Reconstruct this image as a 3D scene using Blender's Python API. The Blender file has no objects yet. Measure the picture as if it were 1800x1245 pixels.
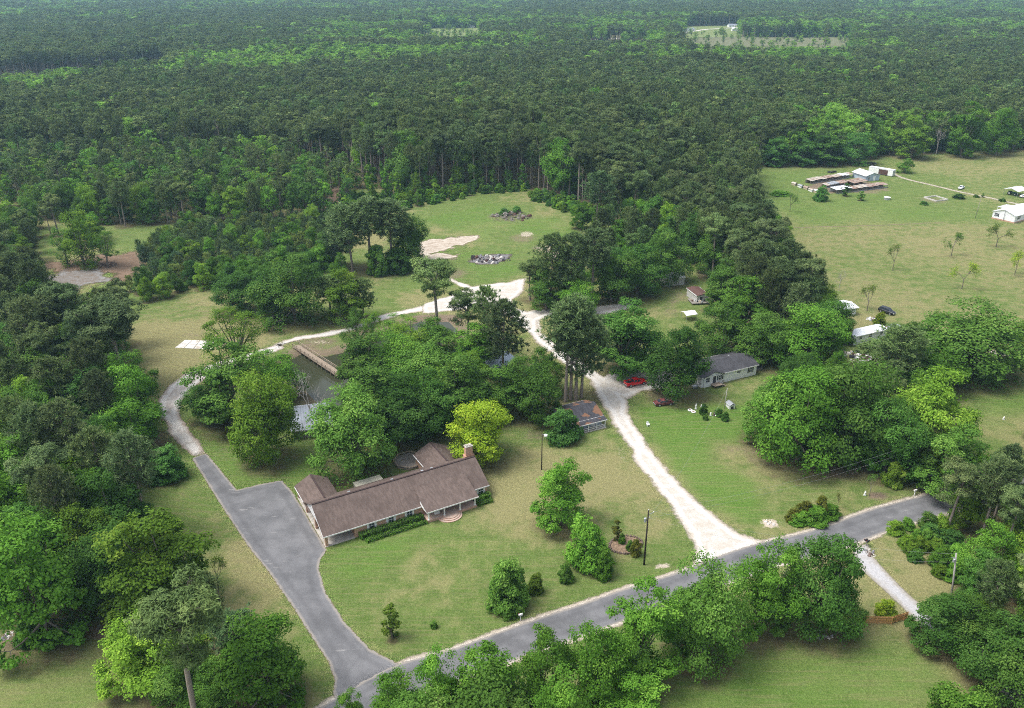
import bpy, bmesh, math, random
import numpy as np
from mathutils import Vector, Matrix, Euler

# ------------------------------------------------------------------ camera, sky, sun, exposure
sc = bpy.context.scene
CAM_H = 92.0                      # drone height above the ground, metres
FPX, CX, CY, YH = 1450.0, 900.0, 622.5, -55.0
PITCH = math.atan2(CY - YH, FPX)  # looking down
cam_d = bpy.data.cameras.new('camera'); cam = bpy.data.objects.new('camera', cam_d)
sc.collection.objects.link(cam); sc.camera = cam
cam.location = (0, 0, CAM_H); cam.rotation_euler = (math.pi/2 - PITCH, 0, 0)
cam_d.sensor_width = 36.0; cam_d.lens = 36.0*FPX/1800.0
cam_d.clip_start = 1.0; cam_d.clip_end = 12000.0

SUN_EL, SUN_AZ = math.radians(62), math.radians(-95)   # azimuth from +Y, clockwise: the brighter part of the cloud is to the left
world = bpy.data.worlds.new('World'); sc.world = world; world.use_nodes = True
wn = world.node_tree.nodes; wl = world.node_tree.links
for n in list(wn): wn.remove(n)
sky = wn.new('ShaderNodeTexSky'); sky.sky_type = 'NISHITA'; sky.sun_disc = False
sky.sun_elevation = SUN_EL; sky.sun_rotation = SUN_AZ
sky.air_density = 1.0; sky.dust_density = 4.0; sky.ozone_density = 1.0
hs = wn.new('ShaderNodeHueSaturation'); hs.inputs['Saturation'].default_value = 0.46   # overcast: a white sky
bg = wn.new('ShaderNodeBackground'); bg.inputs['Strength'].default_value = 0.15
wo = wn.new('ShaderNodeOutputWorld')
wl.new(sky.outputs[0], hs.inputs['Color']); wl.new(hs.outputs[0], bg.inputs[0]); wl.new(bg.outputs[0], wo.inputs[0])
sun_d = bpy.data.lights.new('sun', 'SUN'); sun = bpy.data.objects.new('sun', sun_d); sc.collection.objects.link(sun)
sun_d.energy = 1.3; sun_d.angle = math.radians(22); sun_d.color = (1.0, 0.975, 0.94)
sd = Vector((math.sin(SUN_AZ)*math.cos(SUN_EL), math.cos(SUN_AZ)*math.cos(SUN_EL), math.sin(SUN_EL)))
sun.rotation_euler = sd.to_track_quat('Z', 'Y').to_euler(); sun.location = (0, 0, 300)
sc.view_settings.view_transform = 'Standard'; sc.view_settings.look = 'None'
sc.view_settings.gamma = 1.0; sc.view_settings.exposure = 0.90; sc.view_settings.use_curve_mapping = False
cy = sc.cycles
cy.max_bounces = 5; cy.diffuse_bounces = 3; cy.glossy_bounces = 2; cy.transmission_bounces = 3
cy.transparent_max_bounces = 10; cy.volume_bounces = 0; cy.use_denoising = False; cy.filter_width = 1.0
cy.caustics_reflective = False; cy.caustics_refractive = False

# ------------------------------------------------------------------ helpers
rng = np.random.default_rng(7); random.seed(7)
COL = sc.collection
_s, _c = math.sin(PITCH), math.cos(PITCH)
def at(x, y, z=0.0):
    """the place in the world that stands at photo position x, y if it is z metres above the ground"""
    u = (x-CX)/FPX; v = -(y-CY)/FPX
    d = (u, _c+v*_s, -_s+v*_c); t = (z-CAM_H)/d[2]
    return Vector((d[0]*t, d[1]*t, z))
def proj(X, Y, Z):
    """arrays of world points -> photo positions"""
    dz = Z-CAM_H; depth = Y*_c - dz*_s; up = Y*_s + dz*_c
    return CX+FPX*X/depth, CY-FPX*up/depth, depth
def height(xb, yb, yt):
    g = at(xb, yb); lo, hi = 0.0, 60.0
    for _ in range(40):
        m = (lo+hi)/2; _x, y, _d = proj(g.x, g.y, m)
        if y > yt: lo = m
        else: hi = m
    return m
def px_m(xb, yb):
    g = at(xb, yb); return proj(g.x, g.y, 0.0)[2]/FPX

def tag(o, label=None, cat=None, group=None, kind=None):
    if label: o['label'] = label
    if cat: o['category'] = cat
    if group: o['group'] = group
    if kind: o['kind'] = kind
    return o
def empty(name, loc, rz=0.0):
    o = bpy.data.objects.new(name, None); COL.objects.link(o)
    o.location = loc; o.rotation_euler = (0, 0, rz); o.empty_display_size = 0.3
    return o
def np_mesh(name, V, F, attrs=None, smooth=False, mats=(), midx=None):
    """V (n,3), F list of arrays (k,m) all with m corners each"""
    me = bpy.data.meshes.new(name)
    V = np.asarray(V, dtype=np.float32)
    Fs = F if isinstance(F, list) else [F]
    me.vertices.add(len(V)); me.vertices.foreach_set('co', V.ravel())
    loops = np.concatenate([f.ravel() for f in Fs]).astype(np.int32)
    tot = np.concatenate([np.full(len(f), f.shape[1], np.int32) for f in Fs])
    start = np.concatenate([[0], np.cumsum(tot)[:-1]]).astype(np.int32)
    me.loops.add(len(loops)); me.loops.foreach_set('vertex_index', loops)
    me.polygons.add(len(tot)); me.polygons.foreach_set('loop_start', start); me.polygons.foreach_set('loop_total', tot)
    if smooth: me.polygons.foreach_set('use_smooth', np.ones(len(tot), bool))
    if midx is not None: me.polygons.foreach_set('material_index', midx.astype(np.int32))
    for m in mats: me.materials.append(m)
    me.update(calc_edges=True)
    for k, (dom, arr) in (attrs or {}).items():
        a = me.attributes.new(k, 'FLOAT', dom); a.data.foreach_set('value', np.asarray(arr, np.float32))
    return me
class MB:
    """collects shapes, builds one mesh object"""
    def __init__(s): s.v = []; s.f = []
    def add(s, vs, fs):
        b = len(s.v); s.v += [tuple(p) for p in vs]; s.f += [tuple(i+b for i in f) for f in fs]; return s
    def box(s, x0, y0, z0, x1, y1, z1):
        return s.add([(x0,y0,z0),(x1,y0,z0),(x1,y1,z0),(x0,y1,z0),(x0,y0,z1),(x1,y0,z1),(x1,y1,z1),(x0,y1,z1)],
                     [(3,2,1,0),(4,5,6,7),(0,1,5,4),(1,2,6,5),(2,3,7,6),(3,0,4,7)])
    def cbox(s, c, sx, sy, sz): return s.box(c[0]-sx/2, c[1]-sy/2, c[2]-sz/2, c[0]+sx/2, c[1]+sy/2, c[2]+sz/2)
    def hexa(s, lo, hi):            # two rings of 4 points
        return s.add(list(lo)+list(hi), [(3,2,1,0),(4,5,6,7),(0,1,5,4),(1,2,6,5),(2,3,7,6),(3,0,4,7)])
    def slab(s, pts, t):            # flat polygon with thickness downwards
        n = len(pts); lo = [(p[0],p[1],p[2]-t) for p in pts]
        return s.add(list(lo)+list(pts), [tuple(range(n-1,-1,-1)), tuple(range(n,2*n))]+[(i,(i+1)%n,n+(i+1)%n,n+i) for i in range(n)])
    def tube(s, path, rad, n=8, cap=True):
        path = [Vector(p) for p in path]; rad = rad if hasattr(rad, '__len__') else [rad]*len(path)
        vs = []; fs = []
        for i, p in enumerate(path):
            d = (path[min(i+1, len(path)-1)]-path[max(i-1, 0)]).normalized()
            a = d.orthogonal().normalized(); b = d.cross(a)
            for k in range(n):
                t = 2*math.pi*k/n; vs.append(p+(a*math.cos(t)+b*math.sin(t))*rad[i])
        for i in range(len(path)-1):
            for k in range(n): fs.append((i*n+k, i*n+(k+1)%n, (i+1)*n+(k+1)%n, (i+1)*n+k))
        if cap: fs += [tuple(range(n-1,-1,-1)), tuple(range((len(path)-1)*n, len(path)*n))]
        return s.add(vs, fs)
    def bar(s, a, b, w, h=None):
        a = Vector(a); b = Vector(b); h = h or w; d = (b-a).normalized()
        sx = d.cross(Vector((0,0,1)));  sx = sx.normalized() if sx.length > 1e-4 else Vector((1,0,0)); up = sx.cross(d)
        r = lambda p: [p-sx*w/2-up*h/2, p+sx*w/2-up*h/2, p+sx*w/2+up*h/2, p-sx*w/2+up*h/2]
        return s.hexa(r(a), r(b))
    def lathe(s, prof, n=16, c=(0,0,0)):
        vs = []; fs = []
        for r, z in prof:
            for k in range(n):
                t = 2*math.pi*k/n; vs.append((c[0]+r*math.cos(t), c[1]+r*math.sin(t), c[2]+z))
        for i in range(len(prof)-1):
            for k in range(n): fs.append((i*n+k, i*n+(k+1)%n, (i+1)*n+(k+1)%n, (i+1)*n+k))
        fs += [tuple(range(n-1,-1,-1)), tuple(range((len(prof)-1)*n, len(prof)*n))]
        return s.add(vs, fs)
    def build(s, name, m, parent=None, loc=None, rz=0.0, smooth=False, bevel=0.0):
        me = bpy.data.meshes.new(name); me.from_pydata(s.v, [], s.f); me.materials.append(m)
        if smooth: me.polygons.foreach_set('use_smooth', [True]*len(me.polygons))
        o = bpy.data.objects.new(name, me); COL.objects.link(o)
        if parent: o.parent = parent
        if loc is not None: o.location = loc
        o.rotation_euler = (0, 0, rz)
        if bevel:
            b = o.modifiers.new('bevel', 'BEVEL'); b.width = bevel; b.segments = 2; b.limit_method = 'ANGLE'
        return o
def copy_tree(o, parent=None):
    c = o.copy(); COL.objects.link(c); c.parent = parent
    for ch in list(o.children): copy_tree(ch, c)
    return c

# value noise on arrays
_lat = np.random.default_rng(99).random((256, 256))
def vnoise(x, y, scale, octaves=3):
    out = np.zeros_like(x, dtype=float); amp = 1.0; tot = 0.0; fq = 1.0/scale
    for o in range(octaves):
        X = x*fq+37.3*o; Y = y*fq+11.7*o
        xi = np.floor(X).astype(int); yi = np.floor(Y).astype(int); fx = X-xi; fy = Y-yi
        fx = fx*fx*(3-2*fx); fy = fy*fy*(3-2*fy)
        g = lambda a, b: _lat[a & 255, b & 255]
        v = (g(xi,yi)*(1-fx)+g(xi+1,yi)*fx)*(1-fy)+(g(xi,yi+1)*(1-fx)+g(xi+1,yi+1)*fx)*fy
        out += v*amp; tot += amp; amp *= 0.5; fq *= 2.0
    return out/tot
def pip(px, py, poly):
    """points in polygon, arrays"""
    inside = np.zeros(px.shape, bool); n = len(poly); j = n-1
    for i in range(n):
        xi, yi = poly[i]; xj, yj = poly[j]
        c = ((yi > py) != (yj > py)) & (px < (xj-xi)*(py-yi)/((yj-yi) if yj != yi else 1e-9)+xi)
        inside ^= c; j = i
    return inside
def sdist(px, py, poly, closed=True):
    """signed distance, positive inside"""
    d = np.full(px.shape, 1e9); n = len(poly)
    for i in range(n if closed else n-1):
        ax, ay = poly[i]; bx, by = poly[(i+1) % n]; ex, ey = bx-ax, by-ay
        t = np.clip(((px-ax)*ex+(py-ay)*ey)/max(ex*ex+ey*ey, 1e-9), 0, 1)
        d = np.minimum(d, np.hypot(px-ax-t*ex, py-ay-t*ey))
    return np.where(pip(px, py, poly), d, -d) if closed else -d
def G(pts, z=0.0): return [tuple(at(x, y, z)[:2]) for x, y in pts]
def smooth01(x): x = np.clip(x, 0, 1); return x*x*(3-2*x)
def densify(pl, step):
    out = []
    for (ax, ay), (bx, by) in zip(pl, pl[1:]):
        n = max(1, int(math.hypot(bx-ax, by-ay)/step))
        out += [(ax+(bx-ax)*i/n, ay+(by-ay)*i/n) for i in range(n)]
    return out+[pl[-1]]
def spline(pl, per=6):
    """Catmull-Rom through the points"""
    P = [pl[0]]+list(pl)+[pl[-1]]; out = []
    for i in range(1, len(P)-2):
        p0, p1, p2, p3 = [np.array(q, float) for q in P[i-1:i+3]]
        for k in range(per):
            t = k/per
            out.append(tuple(0.5*((2*p1)+(p2-p0)*t+(2*p0-5*p1+4*p2-p3)*t*t+(3*p1-p0-3*p2+p3)*t**3)))
    return out+[tuple(pl[-1])]

# ------------------------------------------------------------------ materials
class NT:
    def __init__(s, name):
        s.m = bpy.data.materials.new(name); s.m.use_nodes = True; t = s.m.node_tree; s.n = t.nodes; s.l = t.links
        for q in list(s.n): s.n.remove(q)
        s.out = s.n.new('ShaderNodeOutputMaterial')
    def new(s, t, **kw):
        q = s.n.new('ShaderNode'+t)
        for k, v in kw.items(): setattr(q, k, v)
        return q
    def put(s, sock, v):
        if hasattr(v, 'links') or isinstance(v, bpy.types.NodeSocket): s.l.new(v, sock)
        else: sock.default_value = v
    def attr(s, name): q = s.new('Attribute'); q.attribute_name = name; return q.outputs['Fac']
    def noise(s, scale, detail=3.0, rough=0.55, vec=None, dist=0.0):
        q = s.new('TexNoise'); q.inputs['Scale'].default_value = scale; q.inputs['Detail'].default_value = detail
        q.inputs['Roughness'].default_value = rough; q.inputs['Distortion'].default_value = dist
        s.put(q.inputs['Vector'], vec if vec is not None else s.pos()); return q.outputs['Fac']
    def pos(s):
        if not hasattr(s, '_p'): s._p = s.new('NewGeometry').outputs['Position']
        return s._p
    def objpos(s):
        if not hasattr(s, '_o'): s._o = s.new('TexCoord').outputs['Object']
        return s._o
    def mathn(s, op, a, b=0.0, clamp=False):
        q = s.new('Math', operation=op, use_clamp=clamp); s.put(q.inputs[0], a); s.put(q.inputs[1], b); return q.outputs[0]
    def ramp(s, f, a, b, lo=0.0, hi=1.0):      # smoothstep map
        q = s.new('MapRange', interpolation_type='SMOOTHSTEP'); s.put(q.inputs['Value'], f)
        q.inputs['From Min'].default_value = a; q.inputs['From Max'].default_value = b
        q.inputs['To Min'].default_value = lo; q.inputs['To Max'].default_value = hi; return q.outputs['Result']
    def mix(s, f, a, b, blend='MIX'):
        q = s.new('Mix', data_type='RGBA', blend_type=blend); s.put(q.inputs['Factor'], f)
        A = q.inputs[6]; B = q.inputs[7]
        for sock, v in ((A, a), (B, b)):
            if isinstance(v, (tuple, list)): sock.default_value = (*v[:3], 1.0)
            else: s.l.new(v, sock)
        return q.outputs[2]
    def bump(s, h, strength=0.3, dist=0.1):
        q = s.new('Bump'); q.inputs['Strength'].default_value = strength; q.inputs['Distance'].default_value = dist
        s.l.new(h, q.inputs['Height']); return q.outputs[0]
    def bsdf(s, color, rough=0.8, spec=0.3, normal=None, metal=0.0):
        q = s.new('BsdfPrincipled')
        if isinstance(color, (tuple, list)): q.inputs['Base Color'].default_value = (*color[:3], 1.0)
        else: s.l.new(color, q.inputs['Base Color'])
        s.put(q.inputs['Roughness'], rough); q.inputs['Specular IOR Level'].default_value = spec; q.inputs['Metallic'].default_value = metal
        if normal is not None: s.l.new(normal, q.inputs['Normal'])
        return q.outputs[0]
    def done(s, surf): s.l.new(surf, s.out.inputs['Surface']); return s.m
    def alpha(s, surf, a):
        tr = s.new('BsdfTransparent').outputs[0]; q = s.new('MixShader'); s.l.new(a, q.inputs[0]); s.l.new(tr, q.inputs[1]); s.l.new(surf, q.inputs[2])
        return q.outputs[0]
_mc = {}
def M(name, col, rough=0.7, spec=0.3, vary=0.15, scale=3.0, metal=0.0, dirt=None):
    """plain surface with mottling and some wear"""
    if name in _mc: return _mc[name]
    t = NT(name); n1 = t.noise(scale, 4.0); n2 = t.noise(scale*0.23, 2.0)
    dk = tuple(c*(1-vary*1.3) for c in col); lt = tuple(min(1, c*(1+vary)) for c in col)
    c = t.mix(t.ramp(n1, 0.3, 0.7), dk, lt)
    if dirt: c = t.mix(t.ramp(n2, 0.52, 0.7, 0, 0.8), c, dirt)
    _mc[name] = t.done(t.bsdf(c, rough, spec, metal=metal)); return _mc[name]

# ------------------------------------------------------------------ where the trees stand (places only; built further down)
# explicit: base x, base y, top y, crown width (all read off the photograph), kind, tint, label
LIME=(1.55,1.35,0.9); YEL=(2.3,1.65,0.75); DARK=(0.72,0.82,0.85); MID=(1,1,1); BLUE=(0.8,0.95,1.2); RED=(1.5,0.85,0.85); OLIVE=(1.25,1.0,0.8); FRESH=(1.15,1.25,0.9); POL=(1.12,1.12,.95)
EX = [
 # round the brick house
 (622,832,680,136,'B',MID,'large green tree behind the left half of the brick house'),
 (706,778,662,138,'B',DARK,'dark green tree close behind the middle of the brick house'),
 (846,808,700,104,'B',YEL,'yellow green tree beside the brick chimney'),
 (985,922,806,98,'B',FRESH,'round crowned tree standing alone on the lawn below the lamp pole'),
 (1031,990,910,78,'S',FRESH,'large rounded bush on the lawn beside the stone ringed bed'),
 (1061,1013,966,36,'S',FRESH,'small bush touching the large rounded bush on the lawn'),
 (893,1064,980,80,'S',MID,'dense dark cone shaped bush near the road on the front lawn'),
 (941,1041,1007,28,'S',OLIVE,'small thin bush just right of the dense cone shaped bush'),
 (994,1021,990,26,'S',MID,'small bush between the cone shaped bush and the large rounded bush'),
 (690,1122,1064,34,'C',OLIVE,'narrow upright small tree near the driveway mouth on the front lawn'),
 (763,1103,1090,13,'S',MID,'tiny shrub right of the narrow upright tree on the lawn'),
 (990,772,715,66,'S',BLUE,'dark glossy round bush hiding the left side of the small porch shed'),
 (938,735,622,95,'B',MID,'green tree left of the small porch shed roof'),
 (994,706,532,84,'P',MID,'leftmost tall pine of the trunk cluster behind the small porch shed'),
 (1003,702,519,96,'P',MID,'tallest pine of the trunk cluster behind the small porch shed'),
 (1012,703,536,92,'P',MID,'pine right of the tallest one behind the small porch shed'),
 (1022,699,556,92,'P',MID,'rightmost leaning pine of the trunk cluster behind the small porch shed'),
 (771,612,457,76,'P',POL,'lone tall pine in front of the white gravel junction'),
 (820,622,508,62,'P',POL,'thin topped pine just right of the lone tall pine'),
 (858,636,503,56,'P',POL,'pine whose thin top crosses the gravel junction'),
 (884,662,530,84,'P',MID,'broad pine left of the gravel drive bend'),
 # grove over the pond and yard
 (642,704,588,104,'B',MID,'leafy tree at the right bank of the pond below the dock'),
 (690,690,585,110,'B',FRESH,'light green tree at the middle of the grove behind the brick house'),
 (742,706,606,112,'B',MID,'tree in the middle of the grove left of the blue roofed shed'),
 (800,742,618,118,'B',MID,'broad tree in the grove above the yellow green tree'),
 (655,762,640,118,'B',MID,'tree of the grove between the pond and the brick house'),
 (760,760,650,100,'B',DARK,'shaded tree behind the rear wing of the brick house'),
 (842,650,565,86,'B',FRESH,'bright tree left of the blue roofed shed'),
 (880,730,640,96,'B',MID,'spreading tree in front of the blue roofed shed'),
 (955,690,612,70,'B',MID,'tree between the blue roofed shed and the pine trunk cluster'),
 (765,632,560,86,'B',MID,'tree on the pond bank under the lone tall pine'),
 (705,618,556,70,'F',FRESH,'feathery tree at the middle of the far pond bank'),
 (725,640,566,80,'F',LIME,'feathery pale green tree at the far pond bank'),
 # over the left metal roof
 (476,810,642,116,'B',LIME,'yellowish tree with bare trunk left of the grey metal roof'),
 (414,750,596,130,'B',MID,'green tree by the red shed'),
 (424,662,540,128,'F',LIME,'feathery bright green tree beside the concrete pad'),
 (494,700,612,92,'B',FRESH,'tree left of the dock over the pond'),
 (548,748,650,66,'D',MID,'half dead tree with grey bare branches above the metal roof'),
 (366,740,668,74,'B',DARK,'low green tree at the bend of the pale drive'),
 # above the lane
 (610,566,470,78,'B',LIME,'lime green tree at the bend of the narrow gravel lane'),
 (582,560,486,58,'P',POL,'pine beside the lime green tree'),
 (640,560,492,46,'P',POL,'small pine right of the lime green tree'),
 (520,566,446,122,'B',MID,'large dark tree left of the lime green tree'),
 (424,548,478,82,'B',DARK,'dark tree at the right end of the mown left field'),
 (632,628,545,72,'F',MID,'feathery tree at the far end of the dock'),
 (655,592,548,42,'F',LIME,'small feathery tree on the bank by the gravel lane'),
 (480,560,470,70,'B',DARK,'dark tree between the mown field and the lane'),
 # pine clump left of the clearing
 (620,478,362,78,'P',MID,'left pine of the clump left of the sandy clearing'),
 (652,474,346,86,'P',MID,'tallest pine of the clump left of the sandy clearing'),
 (690,470,352,82,'P',MID,'dark pine at the right of the clump by the sandy clearing'),
 (722,464,374,70,'B',MID,'broadleaf tree at the right edge of the pine clump by the clearing'),
 (665,482,430,44,'S',MID,'shrub at the foot of the pine clump by the clearing'),
 (700,478,436,52,'S',DARK,'dark shrub at the right foot of the pine clump'),
 (600,470,398,60,'P',DARK,'shorter pine at the left of the clump by the clearing'),
 # left wood's edge
 (224,692,530,112,'P',MID,'tall pine with bare trunk at the edge of the left wood'),
 (186,690,545,96,'P',DARK,'dark pine just inside the left wood edge'),
 (292,840,784,72,'S',BLUE,'round glossy bush where the driveway turns from asphalt to pale gravel'),
 (238,806,700,96,'B',FRESH,'bright tree of the left wood above the round glossy bush'),
 (92,1128,905,165,'B',FRESH,'tall leafy tree at the corner of the bottom left lawn'),
 (60,1125,1080,60,'S',DARK,'dark shrub at the edge of the bottom left lawn'),
 (292,1072,892,172,'B',LIME,'large pale green tree beside the lower driveway lawn'),
 (200,1060,930,120,'B',DARK,'shaded tree left of the large pale green tree'),
 (262,1212,1085,150,'B',LIME,'lime green tree overhanging the bottom left lawn'),
 (352,1300,1040,140,'P',POL,'pine with a dead grey limb at the lower left'),
 (478,1232,1088,146,'B',FRESH,'leafy tree leaning over the driveway edge at the bottom'),
 (420,1190,1080,80,'P',DARK,'dark pine left of the leafy tree at the driveway'),
 (384,1042,976,44,'T',LIME,'small thin tree standing alone on the driveway lawn'),
 (322,1262,1160,100,'B',MID,'tree in front of the pine trunk at the lower left'),
 (1264,548,470,66,'B',MID,'tree right of the brown trailer'),
 (390,1262,1170,90,'B',MID,'low tree at the bottom edge left of the driveway'),
 # roadside row below the road
 (622,1290,1217,62,'B',FRESH,'small roadside tree at the bottom left end of the row'),
 (700,1310,1186,100,'B',FRESH,'second tree from the left end of the roadside row'),
 (780,1290,1142,104,'B',FRESH,'roadside tree whose top crosses the road edge opposite the mailbox'),
 (862,1284,1132,120,'B',FRESH,'bright roadside tree below the cone shaped bush'),
 (950,1272,1110,128,'B',FRESH,'wide roadside tree near the middle of the row'),
 (1045,1262,1092,124,'B',FRESH,'roadside tree left of the bottom lawn'),
 (1128,1196,1022,118,'B',FRESH,'tall pointed roadside tree opposite the utility pole'),
 (1090,1225,1130,100,'B',MID,'shaded tree below the tall pointed roadside tree'),
 (1232,1160,985,134,'B',MID,'broad roadside tree opposite the gravel drive mouth'),
 (1334,1116,956,112,'B',FRESH,'roadside tree right of the gravel drive mouth'),
 (1440,1108,938,136,'B',DARK,'dark roadside tree left of the lower right drive'),
 (1474,1112,1036,76,'B',MID,'low tree left of the wooden fence'),
 (1380,1105,1010,90,'B',MID,'shaded tree between the two right roadside trees'),
 (1190,1140,1040,70,'B',DARK,'shaded tree between the pointed tree and the broad roadside tree'),
 (860,1350,1200,150,'B',MID,'tree at the bottom edge below the roadside row'),
 (1000,1350,1185,150,'B',FRESH,'wide tree at the bottom edge beside the lawn'),
 (740,1370,1225,130,'B',MID,'tree at the bottom edge left of the roadside row'),
 (1115,1300,1195,110,'B',FRESH,'bush like tree at the bottom edge where the lawn begins'),
 (1650,1130,1046,108,'B',DARK,'dark low tree over the right drive beyond the fence'),
 (1702,1142,1058,120,'B',MID,'tree over the right drive below the pale leaning pole'),
 (1752,1196,1092,136,'B',DARK,'dark tree over the lower end of the right drive'),
 (1808,1245,1130,140,'B',MID,'tree at the bottom right corner'),
 (1690,1290,1215,120,'S',FRESH,'leafy bush at the bottom edge of the lower right lawn'),
 (1555,1083,1056,34,'S',YEL,'pale flowering shrub behind the wooden fence'),
 # right hand grove
 (1400,812,640,160,'B',FRESH,'large rounded tree right of the dog house'),
 (1480,806,622,150,'B',MID,'large tree at the middle of the right grove'),
 (1345,776,664,96,'B',MID,'tree at the left end of the right grove'),
 (1440,770,660,110,'B',FRESH,'bright crown between the two large trees of the right grove'),
 (1622,806,648,150,'B',LIME,'yellow topped tree right of the grove'),
 (1556,832,700,110,'B',DARK,'dark tree with drooping leaves at the centre right'),
 (1660,868,744,110,'B',MID,'tree above the right end of the road'),
 (1580,812,766,52,'F',YEL,'cream flowering tree below the right grove'),
 (1698,656,536,176,'B',MID,'large tree with dark trunk on the right lawn'),
 (1618,676,588,140,'B',FRESH,'broad tree left of the large dark trunked tree'),
 (1560,690,570,96,'P',POL,'pine in front of the long metal roofed trailer'),
 (1588,650,566,86,'B',MID,'tree hiding the right end of the long metal roofed trailer'),
 (1462,596,524,66,'B',MID,'tree hiding the left end of the small white shed'),
 (886,378,366,20,'S',BLUE,'green weeds at the left of the brush heap in the clearing'),
 (908,374,362,18,'S',BLUE,'green weeds at the back of the brush heap in the clearing'),
 (1530,650,600,60,'P',POL,'small pine by the junk beside the trailer'),
 (1792,632,562,60,'B',LIME,'tree at the right edge beside the pale path'),
 (1570,852,812,40,'S',OLIVE,'bronze leaved shrub on the verge by the road'),
 (1600,838,795,50,'S',MID,'green shrub behind the bronze leaved one'),
 (1475,600,548,34,'S',RED,'dark purple leaved tree left of the long metal roofed trailer'),
 (1545,570,548,20,'S',YEL,'pale dry pampas clump near the white shed'),
 (1470,585,545,26,'S',FRESH,'fresh green shrub left of the purple tree'),
 # by the mobile home
 (1190,694,570,116,'B',DARK,'large dark tree left of the white mobile home'),
 (1096,655,526,116,'B',DARK,'dark tree above the red pickup'),
 (1130,640,560,90,'B',MID,'tree left of the mobile home tree'),
 (1270,622,530,100,'B',MID,'tree behind the white mobile home'),
 (1345,640,548,100,'B',MID,'tree right behind the mobile home'),
 (1420,650,530,120,'B',FRESH,'spreading tree left of the purple leaved tree'),
 (1300,590,480,96,'B',FRESH,'tree by the small white canopy'),
 # grove right of the clearing
 (932,528,455,44,'P',POL,'small pine at the left end of the clearing grove'),
 (968,545,412,64,'P',POL,'thin pine at the left of the clearing grove'),
 (1000,545,410,70,'P',MID,'pine at the middle of the clearing grove'),
 (1040,535,405,76,'P',MID,'pine at the right of the clearing grove'),
 (1015,558,492,66,'B',FRESH,'low round tree in front of the clearing grove'),
 (960,546,470,62,'B',MID,'broadleaf tree under the pines of the clearing grove'),
 (1075,530,440,90,'B',MID,'broadleaf tree at the right of the clearing grove'),
 (1120,515,430,96,'B',DARK,'dark tree between the clearing grove and the brown trailer'),
 (1170,495,400,90,'B',MID,'tree behind the brown trailer'),
 # pasture
 (1388,372,338,26,'T',FRESH,'small thin tree at the left of the dog pens'),
 (1442,353,326,26,'S',BLUE,'dark blue green small tree in front of the dog pens'),
 (1486,345,322,15,'C',DARK,'narrow dark tree at the corner of the dog pens'),
 (1513,353,336,14,'C',MID,'little tree right of the dog pens corner'),
 (1370,343,334,32,'S',FRESH,'low green bush left of the dog pens'),
 (1590,304,277,26,'B',FRESH,'small green tree right of the long white container'),
 (1569,476,430,30,'T',OLIVE,'nearly bare thin tree in the middle of the tan field'),
 (1672,450,408,36,'T',FRESH,'small green field tree left of the white house'),
 (1751,434,392,42,'T',OLIVE,'bare branched field tree below the white house'),
 (1690,508,458,42,'T',YEL,'small yellow leaved tree in the tan field'),
 (1784,484,442,34,'T',YEL,'pale yellow tree at the right edge of the tan field'),
 (1524,547,502,42,'T',OLIVE,'bare tree left of the black car'),
 (1474,512,472,22,'D',MID,'thin leafless sapling at the field edge by the white shed'),
 (1624,360,353,14,'S',DARK,'round bush below the block ring'),
 (1685,349,341,19,'S',DARK,'largest round bush right of the block ring'),
 (1716,347,342,10,'S',DARK,'small round bush by the pale lane'),
 (1727,347,340,6,'C',DARK,'little clipped conifer by the pale lane'),
 (1762,354,348,12,'S',DARK,'round bush in front of the white carport'),
 # pasture far edge
 (1500,288,230,66,'B',BLUE,'broad tree at the pasture edge behind the dog pens'),
 (1450,290,238,60,'B',DARK,'dark tree left of the broad pasture edge tree'),
 (1600,278,200,66,'B',LIME,'yellow green tree at the far pasture edge'),
 (1690,276,175,60,'B',FRESH,'tall bright tree at the far pasture edge'),
 (1680,270,247,32,'S',FRESH,'low bush at the far pasture edge'),
 (1750,272,186,64,'B',FRESH,'tall bright tree right of the other bright pasture edge tree'),
 (1645,272,225,30,'D',MID,'grey leafless tree at the far pasture edge'),
 (1295,295,248,34,'D',MID,'grey leafless tree at the pasture corner'),
 (1246,290,232,44,'B',LIME,'light green tree at the pasture corner'),
 (1410,292,245,40,'B',BLUE,'pale trunked tree left of the dark pasture edge tree'),
 (1360,292,240,44,'B',BLUE,'pale trunked tree near the pasture corner'),
 # left middle
 (148,468,366,70,'B',LIME,'light green tree standing over the bare dirt patch'),
 (190,470,405,44,'F',FRESH,'thin young tree at the bare dirt patch'),
 (120,466,400,50,'F',FRESH,'thin young tree left of the light green one over the dirt patch'),
 # mobile home garden and verge
 (1236,728,710,14,'S',DARK,'round shrub beside the white tyre planters'),
 (1240,738,727,10,'S',MID,'smaller shrub in front of the round shrub at the tyre planters'),
 (1263,731,718,14,'S',DARK,'round shrub in the garden bed near the dog house'),
 (1274,739,724,13,'S',DARK,'round shrub at the right end of the garden bed'),
 (1528,872,835,26,'T',MID,'thin young tree on the verge by the road bend'),
 (1392,915,893,24,'S',RED,'reddish crape myrtle at the left end of the verge row'),
 (1412,910,880,26,'S',RED,'second reddish crape myrtle of the verge row'),
 (1442,905,872,24,'S',RED,'third reddish crape myrtle of the verge row'),
 (1472,892,866,16,'T',RED,'thin reddish crape myrtle at the right end of the verge row'),
 (1430,915,893,50,'S',FRESH,'low green undergrowth shrub under the crape myrtle row'),
 (1402,919,902,34,'S',FRESH,'low green shrub at the left end of the crape myrtle row'),
 (1458,907,888,34,'S',FRESH,'low green shrub under the right end of the crape myrtle row'),
 (1083,949,914,17,'C',RED,'reddish crape myrtle at the top of the stone ringed bed'),
 (1093,954,938,14,'S',FRESH,'bright clipped shrub in the stone ringed bed'),
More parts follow.
